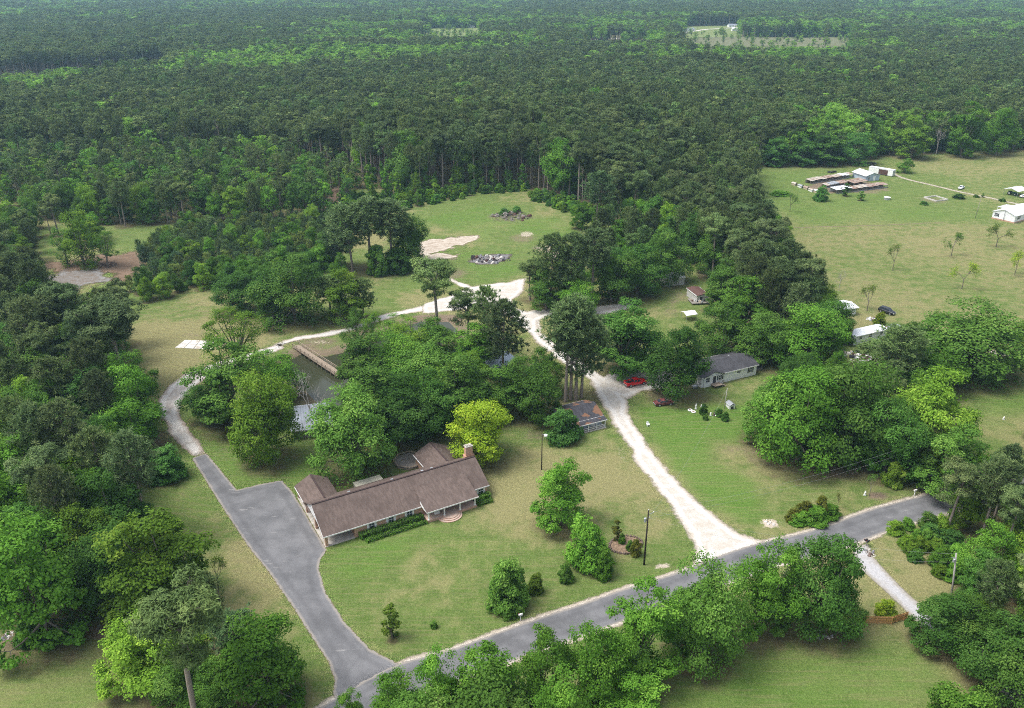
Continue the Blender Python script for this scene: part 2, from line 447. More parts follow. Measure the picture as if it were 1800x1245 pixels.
 (1107,967,950,14,'S',MID,'darker clipped shrub in the stone ringed bed'),
 (1117,976,948,20,'S',RED,'bronze shrub at the right rim of the stone ringed bed'),
 (1048,412,300,60,'P',DARK,'lone dark pine right of the hedge by the clearing'),
 (1022,402,355,36,'B',FRESH,'bright tree in the shrub hedge of the clearing'),
 (1665,745,738,14,'S',DARK,'low dark bush on the right lawn'),
]
trees = []
for xb, yb, yt, w, k, tint, lab in EX:
    g = at(xb, yb); h = height(xb, yb, yt)*(.96 if k in 'BS' else 1.0); wm = w*px_m(xb, yb)*(1-0.4*h/CAM_H)*(1.06 if k == 'B' else .97 if k == 'S' else 1.06)
    trees.append(dict(k=k, x=g.x, y=g.y, h=h, w=wm, tint=tint, label=lab, group=None, ex=True))
# ground seen in the photograph, where no scattered crown may stand in front
CLEAR = [
 [(730,372),(850,348),(930,345),(1035,392),(1035,415),(965,425),(930,470),(905,505),(880,560),(830,560),(740,560),(640,575),(625,500),(650,478),(740,470)],
 [(1318,296),(1480,288),(1800,268),(1900,265),(1900,575),(1790,572),(1560,562),(1500,535),(1478,520),(1440,470),(1385,395),(1335,335)],
 [(232,548),(390,515),(400,560),(470,600),(360,640),(320,700),(320,760),(360,800),(420,870),(500,840),(560,960),(700,1170),(590,1240),(540,1150),(540,1085),(440,1060),(385,960),(330,900),(250,880),(240,830),(320,830),(268,720),(268,660)],
 [(64,468),(170,452),(245,443),(250,462),(215,482),(190,500),(140,508),(70,492)],
 [(60,388),(120,388),(118,404),(62,404)],
 [(0,1120),(60,1125),(120,1090),(170,1110),(190,1180),(230,1230),(230,1300),(-50,1300),(-50,1120)],
 [(340,690),(430,760),(560,760),(560,830),(600,830),(860,800),(900,740),(960,760),(980,790),(1090,690),(1110,660),(1180,690),(1290,700),(1310,790),(1500,830),(1560,860),(1650,880),(1500,970),(1150,1040),(700,1170),(560,980),(430,860)],
 [(1120,1100),(1500,1110),(1600,1090),(1660,1160),(1700,1230),(1700,1300),(1150,1300)],
 [(1500,960),(1540,940),(1570,985),(1620,1070),(1580,1100),(1500,1000)],
 [(1150,505),(1200,492),(1250,500),(1248,545),(1230,565),(1180,565),(1150,545)],
 [(1700,690),(1800,640),(1850,640),(1850,700),(1770,760),(1710,770)],
 [(935,560),(1100,530),(1110,545),(1000,570)],
 [(1230,630),(1345,620),(1350,660),(1290,680),(1230,690)],
 [(862,595),(910,595),(910,655),(868,660)],
 [(505,600),(560,598),(596,640),(600,700),(570,720),(520,655)],
 [(512,720),(580,712),(575,762),(515,765)],
 [(1465,528),(1512,528),(1512,562),(1480,562)],
 [(736,51),(845,49),(845,62),(790,65),(735,60)],
 [(1030,62),(1140,62),(1140,71),(1030,71)],
 [(1198,47),(1300,45),(1305,62),(1250,68),(1200,66)],
 [(1215,66),(1500,66),(1495,82),(1330,82),(1215,76)],
 [(1656,966),(1702,966),(1692,1058),(1660,1058)], [(1508,1058),(1600,1060),(1604,1100),(1508,1102)],
 [(585,335),(598,330),(598,352),(582,362)],
]
def scatter(poly, spacing, mix, hr, wr, label, z=0.0, seed=1, tintf=None, clear=True, jitter=0.75, grow=0.0):
    """mix: {kind: weight} or function(x, y) -> kind index array; hr: {kind: (lo, hi)} heights; wr: crown width over height"""
    r = np.random.default_rng(seed); P = G(poly, z); xs = [p[0] for p in P]; ys = [p[1] for p in P]
    X, Y = np.meshgrid(np.arange(min(xs), max(xs), spacing), np.arange(min(ys), max(ys), spacing*0.9))
    X = X+(np.arange(X.shape[0]) % 2)[:, None]*spacing*0.5
    X = X.ravel(); Y = Y.ravel(); X = X+(r.random(X.size)-.5)*spacing*jitter; Y = Y+(r.random(X.size)-.5)*spacing*jitter
    k = pip(X, Y, P)
    # keep to the wedge the photograph sees, with some margin
    k &= (np.abs(X) < 0.66*(Y*_c+CAM_H*_s)+40)
    X = X[k]; Y = Y[k]
    names = list(hr); 
    if callable(mix): kind = mix(X, Y, r)
    else:
        wts = np.array([mix[n] for n in names], float); kind = r.choice(len(names), size=X.size, p=wts/wts.sum())
    lo = np.array([hr[n][0] for n in names])[kind]; hi = np.array([hr[n][1] for n in names])[kind]
    Hh = lo+(hi-lo)*r.random(X.size); W = Hh*np.array([wr[n] for n in names])[kind]*(0.85+0.3*r.random(X.size))
    if label.startswith('{} of the great'):
        sw = 0.82+.36*vnoise(X, Y, 45.0, 3); Hh = Hh*sw; W = W*(1.10-.25*(sw-1))*(.72+.62*r.random(X.size)); Hh = Hh*np.where(pip(X, Y, G([(520,345),(640,352),(930,338),(1100,385),(1240,320),(1200,215),(700,215)])), 1.24, 1.0)
    keep = np.ones(X.size, bool)
    if clear:
        for c in CLEAR:
            for fz, dx in ((0, 0), (.5, 0), (.97, 0), (.7, -.4), (.7, .4)):
                px, py, _ = proj(X+dx*W, Y, Hh*fz); keep &= ~pip(px, py, c)
    for t in trees if Y.size and Y.min() < 420 else []:
        if t['ex']: keep &= (X-t['x'])**2+(Y-t['y'])**2 > (0.22*(t['w']+W))**2
    for i in np.nonzero(keep)[0]:
        trees.append(dict(k=names[kind[i]], x=X[i], y=Y[i], h=Hh[i], w=W[i], tint=tintf(r, names[kind[i]], X[i], Y[i]) if tintf else MID, label=label, group=None, ex=False))
def tint_mixed(r, k, x, y):
    if k == 'B' and y > 420:
        q = r.random(); b = .9+.3*r.random(); return tuple(c*b for c in ((1.95,1.75,1.6) if q < .3 else (1.6,1.55,1.3) if q < .6 else FRESH if q < .85 else DARK))
    if k == 'P': b = 0.8+0.35*r.random(); return (b*(0.95+.2*r.random()), b, b*(0.85+0.2*r.random()))
    q = r.random()
    base = LIME if q < .26 else DARK if q < .42 else FRESH if q < .74 else BLUE if q < .8 else MID
    b = 0.85+0.3*r.random(); return tuple(c*b for c in base)
HR = {'P': (16, 21), 'B': (10, 16)}; WR = {'P': 0.40, 'B': 0.72}
# left wood
scatter([(-260,500),(40,500),(100,530),(180,550),(225,600),(235,650),(236,720),(262,775),(262,800),(232,840),(228,900),(250,930),(320,960),(330,1010),(300,1050),(200,1075),(100,1100),(40,1100),(-60,1110),(-300,1100)],
        6.2, {'P': .42, 'B': .58}, {'P': (18, 23), 'B': (12, 18)}, WR, 'crowded {} of the wood along the left edge', seed=11, tintf=tint_mixed)
scatter([(270,1150),(380,1140),(520,1170),(545,1215),(500,1280),(260,1290),(240,1200)], 7.0, {'P': .3, 'B': .7}, {'P': (11,15), 'B': (6,10)}, WR, '{} in the lower left corner group', seed=12, tintf=tint_mixed)
# right lower wood
scatter([(1650,898),(1700,862),(1760,790),(1850,720),(2050,700),(2050,1320),(1820,1300),(1740,1200),(1660,1120),(1640,1060),(1690,1010),(1650,960),(1620,940)],
        6.0, {'P': .42, 'B': .58}, {'P': (13,18), 'B': (8,13)}, WR, 'crowded {} of the wood at the lower right', seed=13, tintf=tint_mixed)
scatter([(1560,935),(1640,918),(1690,960),(1690,1040),(1640,1015),(1590,985),(1560,965)], 2.7, {'S': 1}, {'S': (2,3.6)}, {'S': 1.1}, '{} along the drive at the lower right', seed=14, tintf=tint_mixed, clear=False)
scatter([(1610,1075),(1660,1060),(1750,1120),(1830,1200),(1830,1300),(1740,1215),(1690,1165)], 5.0, {'B': 1}, {'B': (5,8)}, {'B': .95}, 'low {} over the drive at the lower right', seed=15, tintf=tint_mixed)
scatter([(610,1310),(700,1292),(860,1272),(1050,1240),(1100,1215),(1130,1260),(1100,1330),(900,1400),(640,1400)], 6.5, {'B': 1}, {'B': (6,8.5)}, {'B': .95}, '{} of the roadside mass at the bottom edge', seed=35, tintf=lambda r, k, x, y: FRESH, clear=False)
# right grove fill
scatter([(1310,770),(1480,815),(1640,880),(1700,800),(1640,720),(1540,690),(1480,650),(1400,640),(1340,700)], 7.5, {'B': .9, 'P': .1}, {'P': (13,16), 'B': (9,13)}, WR, '{} inside the right grove', seed=16, tintf=tint_mixed)
# belt between the mobile home and the pasture
scatter([(1060,395),(1120,405),(1180,440),(1250,490),(1290,560),(1340,610),(1440,620),(1478,590),(1478,545),(1440,500),(1400,440),(1372,400),(1335,352),(1312,315),(1300,296),(1200,330)],
        5.2, {'P': .55, 'B': .45}, {'P': (17,22), 'B': (11,16)}, WR, '{} of the belt beside the pasture', seed=17, tintf=tint_mixed)
scatter([(925,520),(960,545),(1060,535),(1120,505),(1190,485),(1150,420),(1060,400),(1010,430),(950,470)], 7.5, {'P': .5, 'B': .5}, {'P': (13,17), 'B': (8,12)}, WR, '{} of the grove right of the clearing', seed=18, tintf=tint_mixed)
# pond grove fill
scatter([(600,690),(690,650),(800,640),(850,680),(900,720),(840,770),(760,770),(650,790),(600,760)], 8.0, {'B': 1}, {'B': (9,12)}, WR, '{} inside the grove behind the brick house', seed=19, tintf=tint_mixed)
# left middle: mixed wood in front of the tall stand, then young pines
scatter([(-300,345),(0,350),(40,385),(170,400),(330,395),(560,385),(615,362),(640,330),(450,285),(200,292),(-300,300)], 6.0, {'P': .38, 'B': .62}, {'P': (13,18), 'B': (10,16)}, {'P': .4, 'B': .58}, 'mixed {} in front of the tall stand at the left', seed=20, tintf=tint_mixed)
scatter([(-300,395),(40,400),(130,410),(200,430),(60,465),(30,500),(-300,500)], 6.2, {'P': .3, 'B': .7}, {'P': (12,16), 'B': (9,14)}, WR, '{} at the left edge by the bare dirt patch', seed=21, tintf=tint_mixed)
scatter([(255,440),(330,405),(560,392),(640,372),(660,385),(600,440),(560,470),(440,480),(330,505),(225,520),(200,500)], 3.6, {'Y': .86, 'B': .14}, {'Y': (4.5,7.5), 'B': (6,9.5)}, {'Y': .52, 'B': .6}, '{} of the thicket left of the pine clump', seed=22, tintf=tint_mixed)
scatter([(232,522),(330,500),(480,478),(600,450),(600,490),(500,510),(400,508),(330,518),(232,542)], 4.6, {'B': .8, 'S': .2}, {'B': (6,10), 'S': (2.5,4)}, {'B': .68, 'S': 1.1}, '{} bordering the mown left field', seed=23, tintf=tint_mixed)
# shrub hedge right of the clearing and brush at the foot of the tall stand
scatter([(925,346),(1040,395),(1075,380),(960,340)], 3.2, {'S': 1}, {'S': (2.2,4.2)}, {'S': 1.0}, '{} of the hedge right of the clearing', seed=24, tintf=tint_mixed, clear=False)
scatter([(560,390),(735,366),(850,342),(930,338),(930,326),(700,340),(600,350)], 3.6, {'S': .85, 'B': .15}, {'S': (2,4), 'B': (4,7)}, {'S': .95, 'B': .6}, '{} at the foot of the tall pine stand', seed=25, tintf=tint_mixed, clear=False)
# pasture edge brush
scatter([(1300,297),(1420,292),(1500,284),(1570,272),(1800,266),(1850,262),(1850,255),(1500,270),(1300,285)], 6, {'B': .75, 'P': .25}, {'B': (11,17), 'P': (16,20)}, {'B': .6, 'P': .4}, '{} along the far edge of the pasture', seed=26, tintf=tint_mixed)
# the great wood beyond: pine stands and mixed stands
PINE_ST = [G(p, 19.0) for p in (
 [(-400,142),(60,148),(200,120),(300,128),(420,128),(500,122),(600,120),(700,116),(760,96),(850,79),(960,82),(1050,94),(1180,112),(1250,102),(1350,128),(1450,152),(1420,190),(1300,232),(1230,272),(1100,335),(900,335),(650,305),(450,255),(0,275),(-400,290)],
 [(-400,28),(0,25),(150,30),(280,40),(350,82),(280,108),(150,116),(0,120),(-400,124)],
 [(250,16),(700,16),(520,38),(350,44)], [(1480,82),(1900,70),(2300,70),(2300,140),(1900,140),(1600,132)], [(900,4),(1500,4),(1500,22),(950,18)])]
def forest_mix(X, Y, r):
    p = np.full(X.size, 0.10)+0.75*(vnoise(X, Y, 75.0, 2) > 0.54)
    for i, st in enumerate(PINE_ST): p = np.where(pip(X, Y, st), 0.95 if i < 2 else 0.90, p)
    return (r.random(X.size) > p).astype(int)
HF = {'P': (16.5, 23), 'B': (13, 21)}; WF = {'P': 0.36, 'B': 0.62}
NEARF = [(-500,300),(-200,285),(200,280),(450,270),(600,300),(650,325),(720,342),(860,336),(930,330),(1040,370),(1100,385),(1200,335),(1295,290),(1400,284),(1560,268),(1800,262),(2300,255),(2300,150),(-500,150)]
scatter(NEARF, 6.0, forest_mix, HF, WF, '{} of the great wood behind the clearing and the pasture', seed=30, tintf=tint_mixed)
scatter([(-200,284),(0,278),(220,276),(450,268),(600,298),(600,285),(450,255),(0,264),(-200,270)], 7.0, {'C': .75, 'B': .25}, {'C': (8,14), 'B': (10,14)}, {'C': .34, 'B': .5}, 'slim bright {} at the front edge of the tall stand', seed=38, tintf=lambda r, k, x, y: LIME if r.random() < .6 else FRESH, clear=False)
scatter([(640,356),(735,358),(860,338),(930,332),(930,318),(640,330)], 8.0, {'C': .8, 'B': .2}, {'C': (7,14), 'B': (8,12)}, {'C': .34, 'B': .5}, 'slim bright {} before the pines behind the clearing', seed=39, tintf=lambda r, k, x, y: LIME if r.random() < .5 else FRESH, clear=False)
scatter([(720,100),(860,100),(860,56),(720,56)], 26, {'B': 1}, {'B': (8,13)}, {'B': .85}, 'lone {} in the far house field', seed=36, tintf=lambda r, k, x, y: LIME, clear=False)
scatter([(1190,100),(1510,100),(1510,58),(1190,58)], 30, {'B': 1}, {'B': (5,12)}, {'B': .8}, 'lone {} in the far cleared strip', seed=37, tintf=lambda r, k, x, y: LIME, clear=False)
scatter([(-500,150),(2300,150),(2300,70),(-500,70)], 6.6, forest_mix, HF, {'P': .42, 'B': .7}, '{} of the great wood', seed=31, tintf=tint_mixed)
scatter([(-500,70),(2300,70),(2300,25),(-500,25)], 8.6, forest_mix, HF, {'P': .52, 'B': .78}, '{} of the great wood', seed=32, tintf=tint_mixed)
scatter([(-500,25),(2300,25),(2300,-21),(-500,-21)], 13.5, forest_mix, HF, {'P': .72, 'B': 1.0}, '{} of the great wood', seed=33, tintf=tint_mixed)
gap = G([(-400,190),(0,184),(60,180),(200,152),(300,140),(292,112),(160,130),(0,134),(-400,136)])
trees = [t for t in trees if t['ex'] or not pip(np.array([t['x']]), np.array([t['y']]), gap)[0] or t['y'] < 300]
scatter([(-400,182),(0,176),(60,172),(200,147),(290,134),(288,116),(160,135),(0,140),(-400,142)], 8.0, {'B': 1}, {'B': (5,9)}, {'B': .9}, 'low {} in the gap between the far pine stands', seed=34, tintf=lambda r, k, x, y: LIME)

# ------------------------------------------------------------------ ground: one sheet out to the horizon
gx = np.concatenate([-np.geomspace(4600, 332, 34), np.arange(-330, 330.1, 1.25), np.geomspace(332, 4600, 34)])
gy = np.concatenate([-np.geomspace(3000, 40, 18), np.arange(-30, 52, 8.0), np.arange(58, 560, 1.25), np.geomspace(562, 5200, 46)])
GX, GY = np.meshgrid(gx, gy); sh = GX.shape; X = GX.ravel(); Y = GY.ravel(); Zg = np.zeros(X.size)
POND = G([(503,634),(530,618),(572,624),(622,612),(690,577),(740,562),(790,563),(806,580),(770,608),(700,640),(645,675),(605,720),(578,726),(545,694),(513,655)])
dp = sdist(X, Y, POND); Zg -= 1.5*smooth01((dp+1.5)/4.0)
litter = np.zeros(X.size); dry = np.zeros(X.size); lush = np.zeros(X.size); dirt = np.zeros(X.size); mow = np.zeros(X.size); sand = np.zeros(X.size)
litter[(Y > 560) | (np.abs(X) > 332)] = 0.9
L2 = litter.reshape(sh)
i0x = 34; i0y = 18+len(np.arange(-30, 52, 8.0)); nfx = len(np.arange(-330, 330.1, 1.25)); nfy = len(np.arange(58, 560, 1.25))
for t in trees:
    if t['k'] in 'TD' or t['h'] < 4: continue
    rr = t['w']*0.62; cxi = (t['x']+330)/1.25; cyi = (t['y']-58)/1.25
    if cxi < -8 or cyi < -8 or cxi > nfx+8 or cyi > nfy+8: continue
    n = int(rr/1.25)+2; a0 = max(0, int(cxi)-n); a1 = min(nfx, int(cxi)+n+1); b0 = max(0, int(cyi)-n); b1 = min(nfy, int(cyi)+n+1)
    if a1 <= a0 or b1 <= b0: continue
    yy, xx = np.mgrid[b0:b1, a0:a1]; d = np.hypot(xx-cxi, yy-cyi)*1.25
    v = smooth01((rr*1.25-d)/(rr*0.7))*(0.75 if t['ex'] else 1.0)
    s = L2[i0y+b0:i0y+b1, i0x+a0:i0x+a1]; np.maximum(s, v, out=s)
def area(poly, soft=4.0): return smooth01(sdist(X, Y, G(poly))/soft*0.5+0.5)
nz = vnoise(X, Y, 14.0, 4); nz2 = vnoise(X+500, Y, 34.0, 3)
pasture = area([(1300,296),(1480,285),(1800,264),(2400,250),(2400,640),(1790,576),(1560,562),(1480,535),(1380,400)], 6)
dry += 0.30+2.0*(nz-0.5)+1.5*(nz2-.5)
dry = np.where(pasture > .5, 0.36+0.7*(nz2-.5)+.6*(nz-.5), dry)
dry += 0.16*area([(1380,402),(1560,398),(1700,392),(2300,400),(2300,640),(1790,576),(1560,556),(1480,520)], 8)+0.3*area([(1600,300),(1800,300),(2300,310),(2300,250),(1640,270)], 12)
dry -= 0.12*area([(1330,315),(1420,300),(1600,330),(1780,370),(1740,395),(1400,395)], 8)
mow += 0.45*area([(1380,402),(1560,398),(1700,392),(2300,400),(2300,640),(1790,576),(1560,556),(1480,520)], 8)
mow += 0.5*area([(235,548),(390,512),(470,570),(440,610),(340,640),(270,690)], 3)+0.35*area([(240,850),(330,830),(560,1090),(580,1190),(540,1100),(400,1000)], 3)
dry += 0.45*area([(232,545),(390,512),(480,570),(480,610),(340,660),(262,720)], 4)
dry += 0.38*area([(900,780),(1060,770),(1120,850),(1190,930),(1180,980),(1000,1010),(880,960),(840,900)], 8)+0.3*area([(570,1060),(700,1000),(850,960),(900,1010),(700,1110),(600,1100)], 6)
dry += 0.2*area([(640,478),(740,470),(780,500),(740,530),(640,560)], 4)
dry += 0.02
lush += 0.9*area([(1120,715),(1200,705),(1320,715),(1310,770),(1240,770),(1250,810),(1330,850),(1330,920),(1250,890),(1180,820)], 4)
lush += 0.55*area([(1150,1120),(1500,1130),(1620,1120),(1700,1240),(1700,1300),(1160,1300)], 4)
lush += 0.5*area([(740,385),(860,355),(1025,395),(1020,430),(960,420),(880,400),(860,430)], 5)+0.45*area([(800,445),(900,440),(920,480),(850,498)], 4)
lush += 0.5*area([(330,720),(400,770),(560,790),(620,840),(520,850),(430,850),(370,810)], 4)+0.45*area([(565,975),(640,950),(760,925),(820,900),(700,990),(620,1030)], 4)+.4*area([(1690,700),(1850,640),(1850,720),(1720,770)], 6)
lush += 0.45*area([(-60,1130),(60,1130),(170,1115),(240,1230),(240,1320),(-60,1320)], 5)
lush += 0.35*area([(1330,300),(1420,300),(1460,330),(1560,345),(1720,385),(1560,395),(1400,395),(1340,340)], 8)
def blob(px, py, rx, ry, amt, arr):      # an oval patch, radii read in photo pixels
    g = at(px, py); mx = px_m(px, py); my = abs(at(px, py-1).y-at(px, py+1).y)/2
    q = np.hypot((X-g.x)/(rx*mx), (Y-g.y)/(ry*my)); arr += amt*smooth01(1.45-q+0.7*(vnoise(X, Y, 5.0, 3)-.5))
for a in [(1475,828,75,17,.8),(1300,790,60,10,.45),(1370,810,55,12,.55),(930,700,60,16,.45),(945,765,30,10,.5),(1185,700,50,8,.5),(1540,872,20,8,.6),(1650,690,40,10,.5),(1660,735,22,12,.6),(425,790,45,12,.4),(1010,940,25,10,.4),
          (940,930,20,8,.2),(1150,690,20,10,.5),(180,1110,50,14,.9),(20,1125,30,20,.8),(670,470,55,8,.6),(800,482,30,10,.6),(960,440,30,12,.6),(920,418,26,9,.55),(460,595,60,12,.3),(560,600,40,8,.6),(640,585,40,7,.6),(770,560,40,8,.4),(1490,327,62,13,1.0),(1440,333,26,8,.6),(862,456,44,11,.5),(898,381,44,11,.5),
          (1720,1130,25,16,.4),(1180,1000,30,8,.35),(1225,985,12,12,.5),(1105,955,22,12,.3),(340,590,25,6,.4),(1205,520,40,12,.5),(1180,545,18,16,.4),(1545,870,40,10,.3),(1640,352,28,7,.5)]: blob(*a, dirt)
for a in [(1165,995,14,5,.9),(1355,920,16,7,1.0),(760,1135,16,4,.9),(712,1147,8,3,.8),(1160,862,20,8,.35),(1095,800,16,18,.35),(1190,880,12,14,.45),(1110,740,6,16,.5),(1170,800,8,10,.3),(1430,812,16,5,.5),(1500,828,18,6,.6),(1010,800,8,3,.5),(900,465,14,5,.3),(700,480,25,3,.3),(955,436,18,4,.7),(925,412,14,6,.6),(560,602,20,4,.5),(1435,1118,30,5,.6),(1730,1190,16,10,.5)]: blob(*a, sand)
dirt += 0.75*smooth01((dp+6)/4)*(dp < 0.5)
ditch = sdist(X, Y, G([(1385,400),(1440,399),(1560,396),(1660,391)]), closed=False); dirt += 0.7*smooth01((1.2+ditch)/1.0)
nyy, nxx = sh
idx = np.arange(X.size).reshape(sh)
Fg = np.stack([idx[:-1,:-1].ravel(), idx[:-1,1:].ravel(), idx[1:,1:].ravel(), idx[1:,:-1].ravel()], 1)
t = NT('ground_grass'); fine = t.noise(2.2, 6.0, 0.7); mid = t.noise(0.32, 5.0, 0.6); big = t.noise(0.06, 3.0)
g1 = t.mix(t.ramp(mid, .3, .7), (0.074,0.134,0.024), (0.122,0.188,0.042))
g1 = t.mix(t.ramp(fine, .35, .72, 0, .8), g1, (0.175,0.212,0.078)); g1 = t.mix(t.ramp(t.noise(4.5, 5.0, .7), .52, .7, 0, .5), g1, (0.070,0.105,0.022))
dsum = t.mathn('ADD', t.attr('dry'), t.mathn('MULTIPLY', t.mathn('SUBTRACT', mid, 0.5), 2.0))
c = t.mix(t.ramp(dsum, 0.1, 1.0), g1, t.mix(t.ramp(fine, .3, .7), (0.190,0.182,0.078), (0.280,0.262,0.122)))
lsum = t.mathn('ADD', t.attr('lush'), t.mathn('MULTIPLY', t.mathn('SUBTRACT', mid, 0.55), 1.2))
c = t.mix(t.ramp(lsum, 0.0, .7, 0, .8), c, t.mix(t.ramp(fine, .3, .7), (0.068,0.152,0.022), (0.118,0.215,0.038)))
wv = t.new('TexWave', wave_type='BANDS', bands_direction='X'); mp = t.new('Mapping'); mp.inputs['Rotation'].default_value = (0, 0, math.radians(-72)); t.l.new(t.pos(), mp.inputs[0]); t.l.new(mp.outputs[0], wv.inputs['Vector'])
wv.inputs['Scale'].default_value = 0.16; wv.inputs['Distortion'].default_value = 6.0; wv.inputs['Detail'].default_value = 3.0; wv.inputs['Detail Scale'].default_value = 0.4
c = t.mix(t.mathn('MULTIPLY', t.mathn('MULTIPLY', t.ramp(wv.outputs['Fac'], .45, .95), t.attr('mow')), t.ramp(mid, .3, .65)), c, (0.185,0.155,0.085))
dm = t.ramp(t.mathn('ADD', t.attr('dirt'), t.mathn('MULTIPLY', t.mathn('SUBTRACT', t.noise(0.9, 6.0, .65), 0.5), 1.1)), 0.2, 0.85)
c = t.mix(dm, c, t.mix(fine, (0.135,0.098,0.066), (0.255,0.200,0.150)))
lm = t.ramp(t.mathn('ADD', t.attr('litter'), t.mathn('MULTIPLY', t.mathn('SUBTRACT', t.noise(0.7, 5.0, .65), 0.5), 0.9)), 0.3, 0.95, 0, .92)
c = t.mix(lm, c, t.mix(t.ramp(mid, .3, .7), t.mix(fine, (0.100,0.070,0.046), (0.165,0.116,0.078)), (0.078,0.092,0.034)))
sm = t.ramp(t.mathn('ADD', t.attr('sand'), t.mathn('MULTIPLY', t.mathn('SUBTRACT', t.noise(1.4, 6.0, .7), 0.5), 1.8)), 0.35, 0.75)
c = t.mix(sm, c, t.mix(fine, (0.42,0.35,0.27), (0.60,0.53,0.44)))
sk = t.new('Mapping'); sk.inputs['Rotation'].default_value = (0, 0, math.radians(-27)); sk.inputs['Scale'].default_value = (.10, 1.5, 1); t.l.new(t.pos(), sk.inputs[0])
c = t.mix(t.ramp(t.noise(1.0, 4.0, .65, sk.outputs[0]), .46, .66, 0, .38), c, (0.225,0.205,0.100))
c = t.mix(t.ramp(t.noise(1.3, 8.0, .8), .30, .50, .45, 0), c, t.mix(0.5, c, (0.05,0.055,0.02), 'MULTIPLY'))
GROUND = t.done(t.bsdf(c, 0.95, 0.05, t.bump(t.noise(3.5, 6.0, .75), 0.7, 0.3)))
me = np_mesh('ground', np.stack([X, Y, Zg], 1), Fg, {'litter': ('POINT', litter), 'dry': ('POINT', dry), 'lush': ('POINT', lush), 'dirt': ('POINT', dirt), 'mow': ('POINT', mow), 'sand': ('POINT', sand)}, True, [GROUND])
ground = bpy.data.objects.new('ground', me); COL.objects.link(ground); tag(ground, kind='structure', label='green and tan grass ground with bare earth under the trees')

# ------------------------------------------------------------------ roads, drives and other flat surfaces
def sheet(name, polys, mat, z, step=0.5, fringe=0.8, label=None, warp=0.0):
    """polys: closed outlines on the ground; attribute d = metres inside the outline"""
    allp = [p for P in polys for p in P]; xs = [p[0] for p in allp]; ys = [p[1] for p in allp]
    X, Y = np.meshgrid(np.arange(min(xs)-fringe-step, max(xs)+fringe+step, step), np.arange(min(ys)-fringe-step, max(ys)+fringe+step, step))
    s = X.shape; d = np.full(X.size, -1e9)
    for P in polys: d = np.maximum(d, sdist(X.ravel(), Y.ravel(), P))
    if warp: d = d+warp*(vnoise(X.ravel()+70, Y.ravel(), 5.0, 4)-.5)+warp*.7*(vnoise(X.ravel(), Y.ravel()+31, 16.0, 2)-.5)
    d2 = d.reshape(s); ok = np.maximum(np.maximum(d2[:-1,:-1], d2[1:,:-1]), np.maximum(d2[:-1,1:], d2[1:,1:])) > -fringe
    idx = np.arange(X.size).reshape(s)
    F = np.stack([idx[:-1,:-1][ok], idx[:-1,1:][ok], idx[1:,1:][ok], idx[1:,:-1][ok]], 1)
    used, inv = np.unique(F, return_inverse=True); F = inv.reshape(F.shape)
    V = np.stack([X.ravel()[used], Y.ravel()[used], np.full(len(used), z)], 1)
    o = bpy.data.objects.new(name, np_mesh(name, V, F, {'d': ('POINT', d[used])}, True, [mat])); COL.objects.link(o)
    return tag(o, kind='structure', label=label)
def ribbon(pl, w, w2=None):
    pl = densify(pl, 1.5); L = []; R = []; n = len(pl)
    for i, p in enumerate(pl):
        a = pl[max(i-1, 0)]; b = pl[min(i+1, n-1)]; dx, dy = b[0]-a[0], b[1]-a[1]; l = math.hypot(dx, dy) or 1
        ww = (w+(w2-w)*i/(n-1) if w2 else w)/2; L.append((p[0]-dy/l*ww, p[1]+dx/l*ww)); R.append((p[0]+dy/l*ww, p[1]-dx/l*ww))
    return L+R[::-1]
def gravel_mat(name, c0, c1, edge, rag, soft, tracks=0.5):
    t = NT(name); d = t.attr('d'); f = t.noise(3.0, 7.0, .75); m = t.noise(0.45, 4.0)
    c = t.mix(t.ramp(f, .3, .75), c0, c1); c = t.mix(t.ramp(m, .52, .72, 0, tracks), c, edge)
    c = t.mix(t.ramp(t.mathn('ADD', d, t.mathn('MULTIPLY', t.mathn('SUBTRACT', t.noise(1.1, 5.0, .7), .5), 2.2)), 0.0, 1.1, .9, 0), c, edge)
    c = t.mix(t.mathn('MULTIPLY', t.ramp(d, 1.5, 2.0), t.ramp(t.noise(0.5, 5.0, .7), .35, .6, .1, .55)), c, edge)
    a = t.ramp(t.mathn('ADD', d, t.mathn('MULTIPLY', t.mathn('SUBTRACT', t.mathn('ADD', t.mathn('MULTIPLY', t.noise(0.8, 6.0, .7), .6), t.mathn('MULTIPLY', t.noise(0.22, 3.0, .6), .4)), .5), rag)), -soft, soft)
    return t.done(t.alpha(t.bsdf(c, 0.95, .1, t.bump(f, .4, .06)), a))
GRAVEL = gravel_mat('white_gravel', (0.47,0.447,0.41), (0.68,0.66,0.625), (0.40,0.345,0.27), 4.0, .45, .4)
SANDY = gravel_mat('sandy_soil', (0.42,0.36,0.29), (0.66,0.60,0.52), (0.27,0.21,0.15), 11.0, 1.2, .8)
SHOULD = gravel_mat('shoulder_gravel', (0.42,0.38,0.33), (0.68,0.63,0.57), (0.36,0.31,0.24), 2.2, .25, .6)
PALEC = gravel_mat('old_concrete', (0.46,0.44,0.41), (0.70,0.67,0.63), (0.30,0.24,0.19), 2.6, .25, .6)
BROWN = gravel_mat('brown_dirt', (0.17,0.115,0.078), (0.27,0.19,0.135), (0.12,0.085,0.055), 12.0, 1.6, .8)
WETG = gravel_mat('wet_rubble', (0.13,0.122,0.112), (0.36,0.35,0.34), (0.16,0.12,0.085), 12.0, 1.4, .9)
t = NT('asphalt'); d = t.attr('d'); f = t.noise(9.0, 6.0, .7); m = t.noise(0.25, 4.0, .6); mps = t.new('Mapping'); mps.inputs['Rotation'].default_value = (0, 0, math.radians(-25)); mps.inputs['Scale'].default_value = (.3, 1.1, 1); t.l.new(t.pos(), mps.inputs[0]); st = t.noise(0.6, 6.0, .7, mps.outputs[0])
